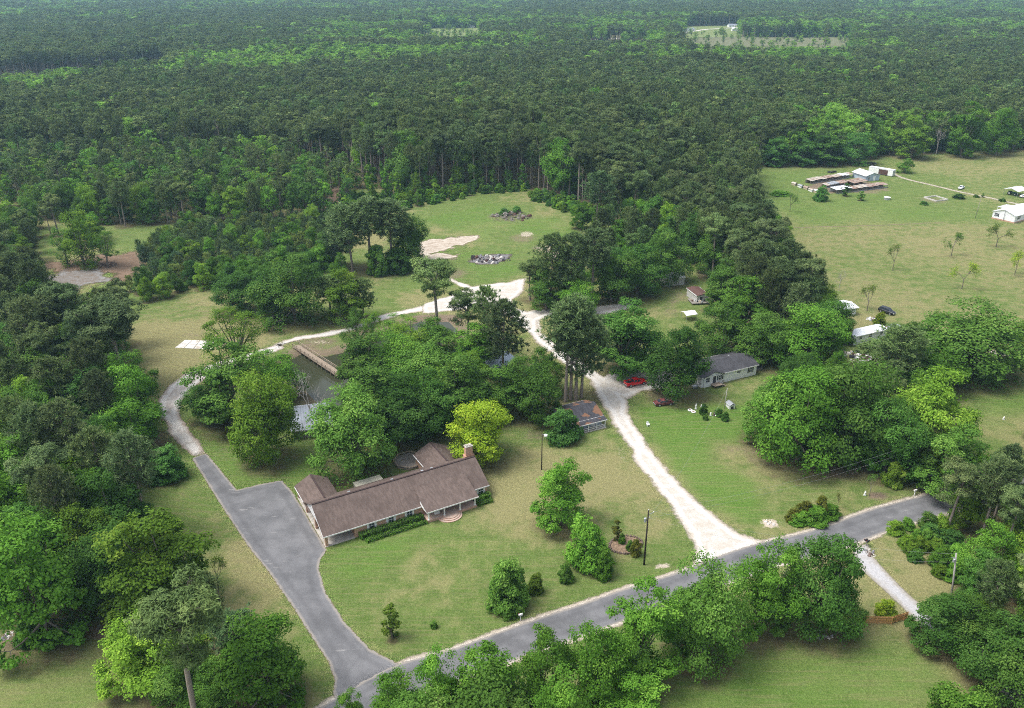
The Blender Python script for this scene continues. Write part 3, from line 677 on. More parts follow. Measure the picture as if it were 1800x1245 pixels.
c = t.mix(t.ramp(m, .3, .7), (0.100,0.101,0.106), (0.172,0.172,0.178)); c = t.mix(t.ramp(f, .4, .75, 0, .6), c, (0.24,0.24,0.245)); c = t.mix(t.ramp(st, .60, .70, 0, .6), c, (0.33,0.32,0.31))
vo = t.new('TexVoronoi', feature='DISTANCE_TO_EDGE'); vo.inputs['Scale'].default_value = 0.16; t.l.new(t.pos(), vo.inputs['Vector'])
c = t.mix(t.mathn('MULTIPLY', t.ramp(d, .9, 1.6), t.ramp(d, 1.7, 2.5, .35, 0)), c, (0.09,0.09,0.095))
c = t.mix(t.ramp(vo.outputs['Distance'], 0.0, 0.010, .22, 0), c, (0.085,0.085,0.09))
c = t.mix(t.ramp(t.mathn('ADD', d, t.mathn('MULTIPLY', t.mathn('SUBTRACT', st, .5), .9)), .1, .55, .8, 0), c, (0.30,0.27,0.235))
a = t.ramp(t.mathn('ADD', d, t.mathn('MULTIPLY', t.mathn('SUBTRACT', t.noise(1.3, 6.0, .7), .5), 1.1)), -.08, .08)
ASPH = t.done(t.alpha(t.bsdf(c, 0.85, .25, t.bump(f, .25, .03)), a))

up = spline(G([(430,1330),(500,1284),(560,1246),(625,1206),(700,1168),(780,1146),(860,1118),(943,1088),(1020,1063),(1090,1038),(1143,1022),(1200,1003),(1250,983),(1326,957),(1426,933),(1525,898),(1600,877),(1690,853),(1800,822),(1950,782)]), 4)
cl = []
for i, p in enumerate(up):
    a = up[max(i-1, 0)]; b = up[min(i+1, len(up)-1)]; dx, dy = b[0]-a[0], b[1]-a[1]; l = math.hypot(dx, dy); cl.append((p[0]+dy/l*3.05, p[1]-dx/l*3.05))
sheet('road_shoulder', [ribbon(cl, 7.3)], SHOULD, 0.006, .4, .6, 'pale gravel shoulders along the asphalt road')
sheet('road', [ribbon(cl, 6.1)], ASPH, 0.022, .4, .4, 'grey asphalt road crossing the lower part')
DRV = [(338,806),(362,797),(390,830),(416,862),(455,852),(495,845),(514,866),(530,892),(552,930),(574,966),(562,985),(560,1000),(572,1042),(605,1094),(650,1142),(700,1167),(720,1172),(640,1215),(588,1228),(586,1217),(589,1194),(578,1164),(550,1122),(519,1072),(469,1000),(440,965),(400,905),(368,855)]
sheet('driveway_verge', [[(x, y) for x, y in G(DRV)]], gravel_mat('dry_verge', (0.30,0.25,0.18), (0.42,0.36,0.27), (0.25,0.2,0.13), .8, .2), 0.010, .45, 1.1, 'dry bleached rim of the asphalt driveway')
sheet('driveway', [G(DRV)], ASPH, 0.018, .4, .4, 'grey asphalt driveway beside the brick house')
sheet('concrete_drive', [G([(340,807),(309,778),(294,753),(276,727),(279,704),(299,678),(327,657),(353,648),(376,638),(410,628),(450,618),(492,605),(500,612),(450,630),(400,645),(371,658),(350,673),(333,689),(320,704),(317,719),(325,740),(348,776),(362,796)])], PALEC, 0.010, .4, 1.0, 'broken pale concrete drive curving past the left wood', 1.2)
GV = G([(1219,990),(1226,971),(1214,938),(1181,896),(1156,857),(1125,824),(1102,783),(1074,737),(1054,697),(1036,668),(1010,650),(975,626),(945,602),(925,578),(912,556),(945,552),(952,585),(985,610),(1012,632),(1040,650),(1080,672),(1103,705),(1104,727),(1117,748),(1137,783),(1163,817),(1189,847),(1227,881),(1265,914),(1302,938),(1340,951),(1330,962),(1250,986)])
SPUR = G([(1046,668),(1075,655),(1100,650),(1140,648),(1190,650),(1180,680),(1130,688),(1104,702),(1060,690)])
JUN = G([(745,533),(790,522),(817,508),(853,501),(890,497),(925,489),(916,513),(902,528),(909,544),(925,549),(967,543),(1000,546),(1060,538),(1115,530),(1112,543),(1060,552),(1000,557),(960,556),(943,563),(944,580),(955,596),(985,615),(962,620),(935,592),(915,567),(890,547),(850,539),(800,545),(745,550)])
sheet('gravel_drive', [GV, SPUR], GRAVEL, 0.014, .4, 1.2, 'white gravel drive from the road past the red pickup', 1.6)
sheet('gravel_junction', [JUN], GRAVEL, 0.018, .4, 1.2, 'white gravel junction below the clearing', 2.4)
sheet('gravel_lane', [ribbon(spline(G([(750,541),(680,556),(620,577),(560,590),(520,596),(488,607)]), 4), 3.6, 2.0), ribbon(spline(G([(828,508),(780,486),(745,465),(725,455)]), 4), 2.4)], GRAVEL, 0.010, .4, 1.0, 'narrow gravel lane left of the junction', 1.4)
sheet('sand_clearing', [G([(734,430),(760,420),(840,416),(848,423),(820,431),(785,441),(738,444)]), G([(735,450),(770,447),(820,446),(800,455),(740,460)]), G([(945,430),(975,440),(1000,455),(985,455),(950,440)])], SANDY, 0.008, .6, 2.0, 'bare white sand in the clearing', 9.0)
sheet('lower_drive', [G([(1499,964),(1524,956),(1534,978),(1562,1010),(1600,1048),(1642,1085),(1722,1150),(1800,1215),(1860,1262),(1822,1270),(1745,1208),(1680,1152),(1622,1106),(1585,1066),(1550,1034),(1515,1002),(1501,980)])], gravel_mat('grey_gravel', (0.34,0.34,0.35), (0.52,0.51,0.51), (0.30,0.27,0.22), .8, .2, .35), 0.016, .4, .8, 'pale grey gravel drive at the lower right')
sheet('dirt_patch', [G([(58,468),(110,457),(170,450),(245,441),(254,470),(215,492),(190,482),(110,482)])], BROWN, 0.006, .7, 2.5, 'brown bare dirt among the trees at the left', 8.0)
sheet('rubble_patch', [G([(66,494),(108,477),(160,471),(196,478),(180,494),(150,506),(118,509)])], WETG, 0.014, .6, 2.0, 'wet grey rubble patch at the left', 9.0)
sheet('pasture_lane', [ribbon(spline(G([(1568,304),(1590,314),(1640,326),(1690,338),(1740,348),(1775,356),(1820,364)]), 4), 2.4)], gravel_mat('faint_gravel', (0.36,0.33,0.26), (0.50,0.47,0.40), (0.24,0.21,0.12), 2.6, .6, 1.0), 0.008, .7, 1.2, 'faint pale lane across the pasture')
sheet('side_path', [ribbon(G([(1740,618),(1775,624),(1850,642)]), 2.2)], GRAVEL, 0.008, .5, 1.0, 'short pale path at the right edge')
sheet('bare_track', [ribbon(G([(580,366),(590,342),(600,325)]), 7.0)], BROWN, 0.006, .7, 2.0, 'brown track entering the tall pine stand')
sheet('far_field', [G([(715,50),(760,46),(850,48),(852,66),(880,82),(720,80)]), G([(1190,54),(1215,46),(1300,42),(1310,58),(1285,66),(1205,70)])], gravel_mat('far_grass', (0.17,0.22,0.075), (0.24,0.28,0.11), (0.13,0.16,0.06), 60, 4, .9), 0.05, 8, 6, 'distant pale green house fields', 30.0)
sheet('far_clearcut', [G([(1180,72),(1230,66),(1510,64),(1520,96),(1300,102),(1190,88)])], gravel_mat('clearcut', (0.15,0.145,0.09), (0.22,0.20,0.14), (0.11,0.14,0.05), 60, 6, 1.0), 0.10, 8, 6, 'distant brown cleared strip', 30.0)
sheet('far_road', [ribbon(G([(1020,70),(1080,68),(1140,66),(1205,62)]), 9.0), ribbon(G([(1200,58),(1240,52),(1275,50),(1310,47)]), 8.0)], GRAVEL, 0.15, 5, 3, 'distant pale dirt road')
t = NT('pond_water'); w = t.bsdf((0.045,0.050,0.028), 0.08, .28, t.bump(t.noise(1.2, 3.0), .05, .05)); WATER = t.done(w)
me = bpy.data.meshes.new('pond'); pv = [(p[0], p[1], 0) for p in POND]; me.from_pydata(pv, [], [tuple(range(len(pv)))]); me.materials.append(WATER)
pond = bpy.data.objects.new('pond_water', me); pond.location = (0, 0, -0.55); COL.objects.link(pond); tag(pond, kind='structure', label='dark still pond under the wooden dock')
ctr = np.mean(np.array(POND), 0); 
for v in me.vertices: v.co.x = ctr[0]+(v.co.x-ctr[0])*1.06; v.co.y = ctr[1]+(v.co.y-ctr[1])*1.06

# ------------------------------------------------------------------ trees: prototypes
LEAFDEF = {}
def leaf_mat(name, c0, c1, c2, transl=0.28, tint=(1, 1, 1)):
    LEAFDEF[name] = (c0, c1, c2, transl); t = NT(name); c0, c1, c2 = [tuple(a*b for a, b in zip(c_, tint)) for c_ in (c0, c1, c2)]; r = t.attr('rnd'); oi = t.new('ObjectInfo')
    c = t.mix(t.ramp(r, 0.0, 0.55), c0, c1); c = t.mix(t.ramp(r, 0.6, 1.0), c, c2)
    v = t.mathn('ADD', t.mathn('MULTIPLY', oi.outputs['Random'], 0.62), 0.69)
    sc_ = t.new('VectorMath', operation='SCALE'); t.l.new(c, sc_.inputs[0]); t.l.new(v, sc_.inputs['Scale'])
    c = t.mix(1.0, sc_.outputs[0], oi.outputs['Color'], 'MULTIPLY')
    d = t.bsdf(c, 0.7, 0.08); tr = t.new('BsdfTranslucent'); t.l.new(c, tr.inputs[0])
    mx = t.new('MixShader'); mx.inputs[0].default_value = transl; t.l.new(d, mx.inputs[1]); t.l.new(tr.outputs[0], mx.inputs[2])
    return t.done(mx.outputs[0])
LEAF = leaf_mat('broadleaf', (0.046,0.116,0.017), (0.100,0.212,0.032), (0.205,0.345,0.066), .34)
NEEDLE = leaf_mat('pine_needles', (0.054,0.100,0.036), (0.112,0.176,0.064), (0.210,0.285,0.108), .24)
def bark_mat(name, a, b):
    t = NT(name); n = t.noise(6.0, 5.0, .7, t.objpos()); return t.done(t.bsdf(t.mix(t.ramp(n, .3, .7), a, b), .9, .1, t.bump(n, .5, .05)))
BARK = bark_mat('grey_bark', (0.10,0.085,0.07), (0.23,0.20,0.17)); PBARK = bark_mat('pine_bark', (0.16,0.125,0.105), (0.33,0.285,0.25)); DEAD = bark_mat('dead_wood', (0.30,0.28,0.26), (0.46,0.43,0.40))

def nrm(a): return a/np.maximum(np.linalg.norm(a, axis=-1, keepdims=True), 1e-9)
def kites(C, N, size, r, aspect=0.62):
    """leaf shaped faces at C facing N"""
    n = len(C); N = nrm(N); a = nrm(np.cross(N, r.normal(size=(n, 3)))); b = np.cross(N, a)
    s = (size*(0.7+0.6*r.random(n)))[:, None]
    P0 = C-a*s*.5; P1 = C+b*s*.5*aspect-a*s*.05+N*s*.08; P2 = C+a*s*.5; P3 = C-b*s*.5*aspect-a*s*.05+N*s*.08
    V = np.stack([P0, P1, P2, P3], 1).reshape(-1, 3); F = np.arange(4*n).reshape(n, 4); return V, F
def tubes(segs, n=6):
    """segs: list of (path array (k,3), radii (k,))"""
    V = []; F = []; b = 0
    for path, rad in segs:
        m = MB(); m.tube(path, list(rad), n, cap=False); V.append(np.array([tuple(v) for v in m.v])); F.append(np.array(m.f)+b); b += len(m.v)
    return np.concatenate(V), np.concatenate(F)
def bez(a, b, c, k=5):
    t = np.linspace(0, 1, k)[:, None]; return (1-t)**2*np.array(a)+2*t*(1-t)*np.array(b)+t*t*np.array(c)
def sphere_pts(n, r):
    i = np.arange(n)+.5; ph = np.arccos(1-2*i/n); th = np.pi*(1+5**.5)*i+r.random()*6.28
    return np.stack([np.cos(th)*np.sin(ph), np.sin(th)*np.sin(ph), np.cos(ph)], 1)
class Tree: pass
def make_tree(tv, tf, cv, cf, crnd, H, W, bark, leaf):
    T = Tree(); T.H = H; T.W = W
    if cv is not None:      # real extent of the finished crown
        T.H = float(np.percentile(cv[:, 2], 99.8)); T.W = float(np.percentile(np.abs(cv[:, :2]), 98.8))*2
    T.trunk = np_mesh('trunk', tv, tf, None, True, [bark]) if tv is not None else None
    T.crown = np_mesh('crown', cv, cf, {'rnd': ('FACE', crnd)}, False, [leaf]) if cv is not None else None
    if tv is None: V, F, mi, rn = cv, [cf], np.zeros(len(cf)), crnd
    elif cv is None: V, F, mi, rn = tv, [tf], np.ones(len(tf)), np.zeros(len(tf))
    else: V = np.concatenate([cv, tv]); F = [cf, tf+len(cv)]; mi = np.concatenate([np.zeros(len(cf)), np.ones(len(tf))]); rn = np.concatenate([crnd, np.zeros(len(tf))])
    T.both = np_mesh('tree', V, F, {'rnd': ('FACE', rn)}, False, [leaf, bark], mi)
    return T
def broadleaf(seed, H=13.0, W=10.0, lobes=22, clumps=18, per=50, leaf=0.34, base=-0.02, lr=(.19,.27), flat=1.0, openness=0.0, top=1.0, trunk=True, leafmat=None, aspect=.62, bark=None, tk=1.0, tight=False):
    r = np.random.default_rng(seed); zc = H*(base+1)/2; rz = H*(1-base)/2; rx = W/2
    U = sphere_pts(lobes, r)+r.normal(size=(lobes, 3))*.16; rad = 0.50+0.36*r.random(lobes) if not tight else .60+.08*r.random(lobes); rad[::5] *= 0.35 if not tight else .9
    wid = np.where(U[:, 2] > 0, 1.0-0.25*U[:, 2]*top, 1.0)
    LC = np.stack([U[:,0]*rad*rx*wid, U[:,1]*rad*rx*wid, zc+U[:,2]*rad*rz*1.06], 1)+r.normal(size=(lobes,3))*[W*.03, W*.03, H*.02]
    LC[:, 2] = np.maximum(LC[:, 2], H*.09); LR = W*(lr[0]*.72+(lr[1]*1.02-lr[0]*.72)*r.random(lobes)); cc = np.array([0, 0, zc-rz*.25])
    out = nrm(LC-cc)
    D = nrm(r.normal(size=(lobes, clumps, 3))+out[:, None]*0.75+np.array([0,0,.35])); q = .55+.5*r.random((lobes, clumps, 1))
    SC = LC[:, None]+D*q*LR[:, None, None]*np.array([1.08, 1.08, .82*flat]); SR = LR[:, None]*(.30+.16*r.random((lobes, clumps)))
    crnd = .30*r.random((lobes, clumps))+.38*r.random((lobes, 1))+.08*(D[..., 2] > .3)
    E = nrm(r.normal(size=(lobes, clumps, per, 3)))*(r.random((lobes, clumps, per, 1))**.4)
    C = SC[:, :, None]+E*SR[..., None, None]*np.array([1.15, 1.15, .75])
    N = D[:, :, None]*.55+E*.5+np.array([0, 0, .55])+r.normal(size=E.shape)*.42
    rn = np.clip(crnd[..., None]+.34*r.random((lobes, clumps, per)), 0, 1)
    k = r.random(lobes*clumps*per) > openness
    cv, cf = kites(C.reshape(-1, 3)[k], N.reshape(-1, 3)[k], leaf, r, aspect)
    tv = tf = None
    if trunk:
        tr = 0.026*H*tk; fork = np.array([r.normal()*.02*H, r.normal()*.02*H, H*(max(base, .06)+.14)]); segs = [(bez((0,0,-.3), (r.normal()*.02*H, 0, H*.08), fork), np.linspace(tr*1.25, tr*.72, 5))]
        for i in range(lobes):
            mid = fork*.5+LC[i]*.5+np.array([0,0,-.04*H]); segs.append((bez(fork, mid, LC[i]), np.linspace(tr*.42, tr*.10, 5)))
            if i % 2 == 0:
                for j in range(2): segs.append((bez(LC[i], (LC[i]+SC[i, j])/2, SC[i, j], 3), np.linspace(tr*.1, tr*.04, 3)))
        tv, tf = tubes(segs, 6)
    return make_tree(tv, tf, cv, cf, rn.ravel()[k], H, W, bark or BARK, leafmat or LEAF)
def pine(seed, H=20.0, W=7.5, base=.48, nb=62, tufts=6, per=17, needle=.62, droop=0.0, top=.8, dead=6):
    r = np.random.default_rng(seed); lean = r.normal(size=2)*.02*H
    ax = lambda z: np.stack([lean[0]*(z/H)**2, lean[1]*(z/H)**2, z], -1)
    zz = np.linspace(0, H*.985, 9); zz[0] = -.3; tr = .0135*H
    segs = [(ax(zz), tr*np.linspace(1.15, .12, 9))]; TC = []; TD = []
    for i in range(nb):
        s = (i+r.random())/nb; z = H*(base+(0.985-base)*s); L = W/2*(.55+.45*math.sin(min(1.0, s*1.5+.12)*math.pi/2))*(1-max(0, s-.45)/.55)**.48*(.72+.42*r.random())+.3
        a = i*2.4+r.normal()*.4; rise = (.10+.55*s+r.normal()*.10)-droop; p0 = ax(np.array(z)); d = np.array([math.cos(a), math.sin(a), 0])
        p1 = p0+d*L*.55+np.array([0,0,L*.10*rise]); p2 = p0+d*L+np.array([0,0,L*rise]); P = bez(p0, p1, p2, 4)
        segs.append((P, np.linspace(tr*.22*(1-.6*s), .012, 4)))
        for j in range(tufts):
            f = .45+.55*(j+.5)/tufts; k = bez(p0, p1, p2, 11)[int(f*10)]; sp = L*.20*(1.25-f*.3)
            TC.append(k+r.normal(size=3)*np.array([sp, sp, sp*.55])+np.array([0,0,.12])); TD.append(d*.55+np.array([0,0,.75])+r.normal(size=3)*.35)
    for j in range(dead):
        z = H*(base-.02-.03*j); a = r.random()*6.28; l = .6+1.0*r.random(); p0 = ax(np.array(z)); segs.append((np.stack([p0, p0+np.array([math.cos(a)*l, math.sin(a)*l, -.1*l])]), np.array([.04, .015])))
    TC.append(ax(np.array(H*.985))); TD.append(np.array([0,0,1.0])); TC = np.array(TC); TD = nrm(np.array(TD)); n = len(TC)
    # needles: narrow triangles fanning out of each tuft
    D = nrm(TD[:, None]*.75+r.normal(size=(n, per, 3))*.62); base_ = TC[:, None]+D*needle*.08; L = needle*(.65+.6*r.random((n, per, 1)))
    side = nrm(np.cross(D, np.array([0, 0, 1.0])+.55*r.normal(size=D.shape)))*needle*.15
    V = np.stack([base_-side*.5, base_+side*.5, base_+D*L+side*.55, base_+D*L-side*.55], 2).reshape(-1, 3); F = np.arange(n*per*4).reshape(-1, 4)
    crn = (.5*r.random((n, 1))+.12)*np.ones((n, per))+.38*r.random((n, per))
    tv, tf = tubes(segs, 6)
    return make_tree(tv, tf, V, F, np.clip(crn.ravel(), 0, 1), H, W, PBARK, NEEDLE)
def domed(seed, leaf, per, base=.46, lobes=18, clumps=15):
    """old pine with a rounded head"""
    return broadleaf(seed, 20.0, 7.0, lobes, clumps, per, leaf*2.1, base=base, lr=(.17,.26), leafmat=NEEDLE, aspect=.24, bark=PBARK, tk=.55, flat=.8, top=.7)
def skeleton(seed, H=6.0, W=4.5, leaves=700, leaf=.22, bark=None, depth=4):
    """thin or bare tree: forked branches, a few leaves at the tips"""
    r = np.random.default_rng(seed); segs = []; tips = []
    def grow(p, d, l, rad, k):
        q = p+d*l; m = (p+q)/2+r.normal(size=3)*l*.07; segs.append((bez(p, m, q, 4), np.linspace(rad, rad*.62, 4)))
        if k == 0: tips.append(q); return
        if k <= 2: tips.append(q)
        for _ in range(3 if k > 1 else 2):
            e = nrm(d+r.normal(size=3)*.52+np.array([0,0,.10])); grow(q, e, l*(.62+.2*r.random()), rad*.58, k-1)
    grow(np.array([0,0,-.2]), np.array([0,0,1.0]), H*.30, .018*H, depth)
    V, F = tubes(segs, 5); zx = max(V[:, 2].max(), .1); V *= np.array([1, 1, H/zx]); wx = np.percentile(np.abs(V[:, :2]), 99.5); V[:, :2] *= (W/2)/wx
    cv = cf = crn = None
    if leaves:
        tp = np.array(tips)*np.array([(W/2)/wx, (W/2)/wx, H/zx]); C = tp[r.integers(len(tp), size=leaves)]+r.normal(size=(leaves, 3))*W*.045
        cv, cf = kites(C, r.normal(size=(leaves, 3))+np.array([0,0,.6]), leaf, r); crn = r.random(leaves)
    return make_tree(V, F, cv, cf, crn, H, W, bark or BARK, LEAF)
PROTO = {
 'B': [broadleaf(1), broadleaf(2, 13, 11, 26, 17, 50), broadleaf(3, 14, 9, 22, 18, 50, base=.04), broadleaf(4, 12, 11, 26, 18, 42, lr=(.16,.24), base=.06), broadleaf(5, 14, 10, 30, 16, 42, lr=(.15,.22), openness=.08), broadleaf(6, 13, 10, 20, 20, 44, lr=(.2,.29), base=-.06)],
 'P': [pine(11, tufts=8), pine(12, 21, 7.6, .54, 58, 8), pine(13, 19, 8, .42, 66, 8), pine(14, 20, 7, .58, 52, 8), domed(16, .24, 40), domed(17, .24, 40, .55), pine(15, 18, 8.2, .34, 74, 8, dead=3)],
 'Y': [pine(21, 6.5, 3.4, .06, 46, 5, 14, .42, droop=-.35, dead=0), pine(22, 6, 3.2, .1, 42, 5, 14, .42, droop=-.45, dead=0)],
 'S': [broadleaf(31, 3.2, 3.6, 30, 18, 34, .17, base=-.5, lr=(.2,.26), tight=True), broadleaf(32, 3.0, 3.4, 28, 18, 34, .16, base=-.45, lr=(.21,.27), tight=True), broadleaf(33, 3.4, 3.4, 32, 17, 32, .17, base=-.5, lr=(.19,.25), tight=True)],
 'F': [broadleaf(41, 10, 7, 24, 15, 30, .20, base=.15, lr=(.12,.19), openness=.15, aspect=.4), broadleaf(42, 10, 7, 20, 16, 30, .20, base=.18, lr=(.13,.2), openness=.1, aspect=.4)],
 'C': [broadleaf(51, 5, 2.2, 18, 13, 24, .20, base=-.05, lr=(.2,.3), top=2.6), broadleaf(52, 5, 2.2, 18, 13, 24, .20, base=0, lr=(.18,.28), top=2.6)],
 'T': [skeleton(61, 7, 5.2, 1500, .20), skeleton(62, 7, 5.6, 1000, .20), skeleton(63, 6.5, 5.0, 1900, .19)],
 'D': [skeleton(71, 11, 7, 0, bark=DEAD, depth=5), skeleton(72, 10, 6, 0, bark=DEAD, depth=5)],
}
PROTO['G'] = [pine(81, 24, 7.4, .60, 50, 8), pine(82, 25, 7.4, .66, 46, 8), domed(83, .24, 36, .56), domed(84, .24, 36, .64), domed(85, .26, 36, .60, 15)]
FARP = {'B': [broadleaf(101, 16, 10, 18, 11, 16, .58, base=.05), broadleaf(102, 16, 10, 20, 11, 15, .58, base=.08), broadleaf(103, 17, 10, 17, 12, 15, .60, base=.05, openness=.1), broadleaf(104, 18, 8, 18, 11, 15, .58, base=.02, top=2.2)],
        'P': [pine(111, 20, 7.4, .52, 36, 5, 11, .95, dead=2), pine(112, 21, 7.4, .58, 34, 5, 11, .95, dead=2), pine(113, 19, 7.6, .50, 38, 5, 11, .95, dead=2), domed(116, .42, 13, .5, 13, 10), domed(117, .42, 13, .58, 11, 10), domed(118, .42, 13, .45, 14, 10)]}

# ------------------------------------------------------------------ trees: the ones told apart are objects, the rest of the wood is one mass of each kind
NAME = {'B': 'broadleaf_tree', 'P': 'pine_tree', 'Y': 'young_pine', 'S': 'shrub', 'F': 'feathery_tree', 'C': 'narrow_tree', 'T': 'thin_tree', 'D': 'bare_tree'}
CATG = {'S': 'shrub'}
NOUN = {'C': 'sapling', 'B': 'broadleaf tree', 'P': 'pine', 'Y': 'young pine', 'S': 'shrub'}
for tr in trees:
    px, py, dep = proj(tr['x'], tr['y'], tr['h']*.6); tr['dist'] = dep
    tr['seen'] = -40 < px < 1840 and -20 < py < 1285; tr['size'] = tr['w']*tr['h']/dep**2
single, mass = [], []
for k in NAME:
    L = sorted([t for t in trees if t['k'] == k], key=lambda t: (not t['ex'], not t['seen'], -t['size']))
    n = 0
    for t_ in L:
        if t_['ex'] or (n < 298 and t_['seen']): single.append(t_); n += 1
        else: mass.append(t_)
rr_ = random.Random(5); HMED = {k: float(np.median([t_['h'] for t_ in single if t_['k'] == k])) for k in NAME}
for t_ in single:
    k = t_['k']; P = rr_.choice(PROTO['G' if k == 'P' and 'great wood' in t_['label'] else k]); root = empty(NAME[k], (t_['x'], t_['y'], 0), rr_.random()*6.28); s = t_['w']/P.W
    root.scale = (s, s, t_['h']/P.H)
    if t_['ex']: tag(root, t_['label'], CATG.get(k, 'tree'))
    else:
        lum = t_['tint'][1]; adj = ('tall ' if t_['h'] > HMED[k]*1.08 else 'low ' if t_['h'] < HMED[k]*.92 else '')+('bright ' if lum > 1.12 else 'dark ' if lum < .88 else '')
        tag(root, t_['label'].format(adj+NOUN[k]), CATG.get(k, 'tree'), t_['label'].format(adj+NOUN[k]+'s'))
    for nm, me in (('trunk', P.trunk), ('crown', P.crown)):
        if me is None: continue
        o = bpy.data.objects.new(nm, me); COL.objects.link(o); o.parent = root
        if nm == 'crown': o.color = (*t_['tint'], 1)
def mass_object(name, items, protos, label, tints):
    """one object: points carrying copies of a few tree shapes"""
    if not items: return
    coll = bpy.data.collections.new(name+'_shapes'); q = 0; n = len(protos)
    for ti, tint in enumerate(tints):
        b_ = protos[0].both.materials[0].name; lm_ = leaf_mat(f'{b_}_{name}_{ti}', *LEAFDEF[b_], tint)
        for P in protos:
            me_ = P.both.copy(); me_.materials[0] = lm_; o = bpy.data.objects.new(f'{name}_{q:02d}', me_); coll.objects.link(o); q += 1
    r = np.random.default_rng(3); N = len(items); me = bpy.data.meshes.new(name); me.vertices.add(N)
    me.vertices.foreach_set('co', np.array([(t_['x'], t_['y'], 0) for t_ in items], np.float32).ravel())
    # nearest of the available tints
    tt = np.array(tints); ch = np.array([np.argmin(((tt-np.array(t_['tint']))**2).sum(1)) for t_ in items]); ki = ch*n+r.integers(n, size=N)
    a = me.attributes.new('kind_index', 'INT', 'POINT'); a.data.foreach_set('value', ki.astype(np.int32))
    a = me.attributes.new('turn', 'FLOAT', 'POINT'); a.data.foreach_set('value', (r.random(N)*6.28).astype(np.float32))
    a = me.attributes.new('size', 'FLOAT_VECTOR', 'POINT'); PW = np.array([protos[i % n].W for i in ki]); PH = np.array([protos[i % n].H for i in ki])
    W = np.array([t_['w'] for t_ in items]); Hh = np.array([t_['h'] for t_ in items]); a.data.foreach_set('vector', np.stack([W/PW, W/PW, Hh/PH], 1).astype(np.float32).ravel())
    o = bpy.data.objects.new(name, me); COL.objects.link(o); tag(o, label, kind='stuff')
    g = bpy.data.node_groups.new(name, 'GeometryNodeTree'); g.interface.new_socket('Geometry', in_out='INPUT', socket_type='NodeSocketGeometry'); g.interface.new_socket('Geometry', in_out='OUTPUT', socket_type='NodeSocketGeometry')
    gi = g.nodes.new('NodeGroupInput'); go = g.nodes.new('NodeGroupOutput'); ip = g.nodes.new('GeometryNodeInstanceOnPoints'); ci = g.nodes.new('GeometryNodeCollectionInfo')
    ci.inputs['Collection'].default_value = coll; ci.inputs['Separate Children'].default_value = True; ci.inputs['Reset Children'].default_value = True
    def na(nm, ty): q = g.nodes.new('GeometryNodeInputNamedAttribute'); q.data_type = ty; q.inputs['Name'].default_value = nm; return q.outputs['Attribute']
    cmb = g.nodes.new('ShaderNodeCombineXYZ'); g.links.new(na('turn', 'FLOAT'), cmb.inputs[2]); e2r = g.nodes.new('FunctionNodeEulerToRotation'); g.links.new(cmb.outputs[0], e2r.inputs[0])
    g.links.new(gi.outputs[0], ip.inputs['Points']); g.links.new(ci.outputs[0], ip.inputs['Instance']); ip.inputs['Pick Instance'].default_value = True
    g.links.new(na('kind_index', 'INT'), ip.inputs['Instance Index']); g.links.new(e2r.outputs[0], ip.inputs['Rotation']); g.links.new(na('size', 'FLOAT_VECTOR'), ip.inputs['Scale'])
    g.links.new(ip.outputs[0], go.inputs[0])
    o.modifiers.new('trees', 'NODES').node_group = g
BT = [LIME, DARK, FRESH, BLUE, MID, (1.4,1.4,1.3), (1.65,1.55,1.3), (1.95,1.75,1.6)]
PT = [(0.72,0.72,0.72), (0.92,0.88,0.8), (1.18,1.05,0.92), (1.0,1.12,0.9), (1.3,1.2,1.0)]
near = lambda t_: t_['dist'] < 330
print('TREES single', len(single), 'mass', len(mass), {k: (sum(t_['k'] == k for t_ in single), sum(t_['k'] == k for t_ in mass)) for k in NAME})
mass_object('pine_forest', [t_ for t_ in mass if t_['k'] == 'P' and not near(t_)], FARP['P'], 'dense dark pine wood stretching to the horizon', PT)
mass_object('broadleaf_forest', [t_ for t_ in mass if t_['k'] == 'B' and not near(t_)], FARP['B'], 'lighter green broadleaf wood between the pine stands', BT)
mass_object('pine_wood', [t_ for t_ in mass if t_['k'] == 'P' and near(t_)], PROTO['P'], 'pines deeper inside the nearer woods', PT)
mass_object('broadleaf_wood', [t_ for t_ in mass if t_['k'] == 'B' and near(t_)], PROTO['B'], 'broadleaf trees deeper inside the nearer woods', BT)
mass_object('young_pine_thicket', [t_ for t_ in mass if t_['k'] == 'Y'], PROTO['Y'], 'thicket of young pines left of the pine clump', [MID, FRESH])
mass_object('sapling_wood', [t_ for t_ in mass if t_['k'] == 'C'], PROTO['C'], 'slim saplings deeper in the wood edge', BT)
mass_object('undergrowth', [t_ for t_ in mass if t_['k'] == 'S'], PROTO['S'], 'low undergrowth at the foot of the woods', BT)

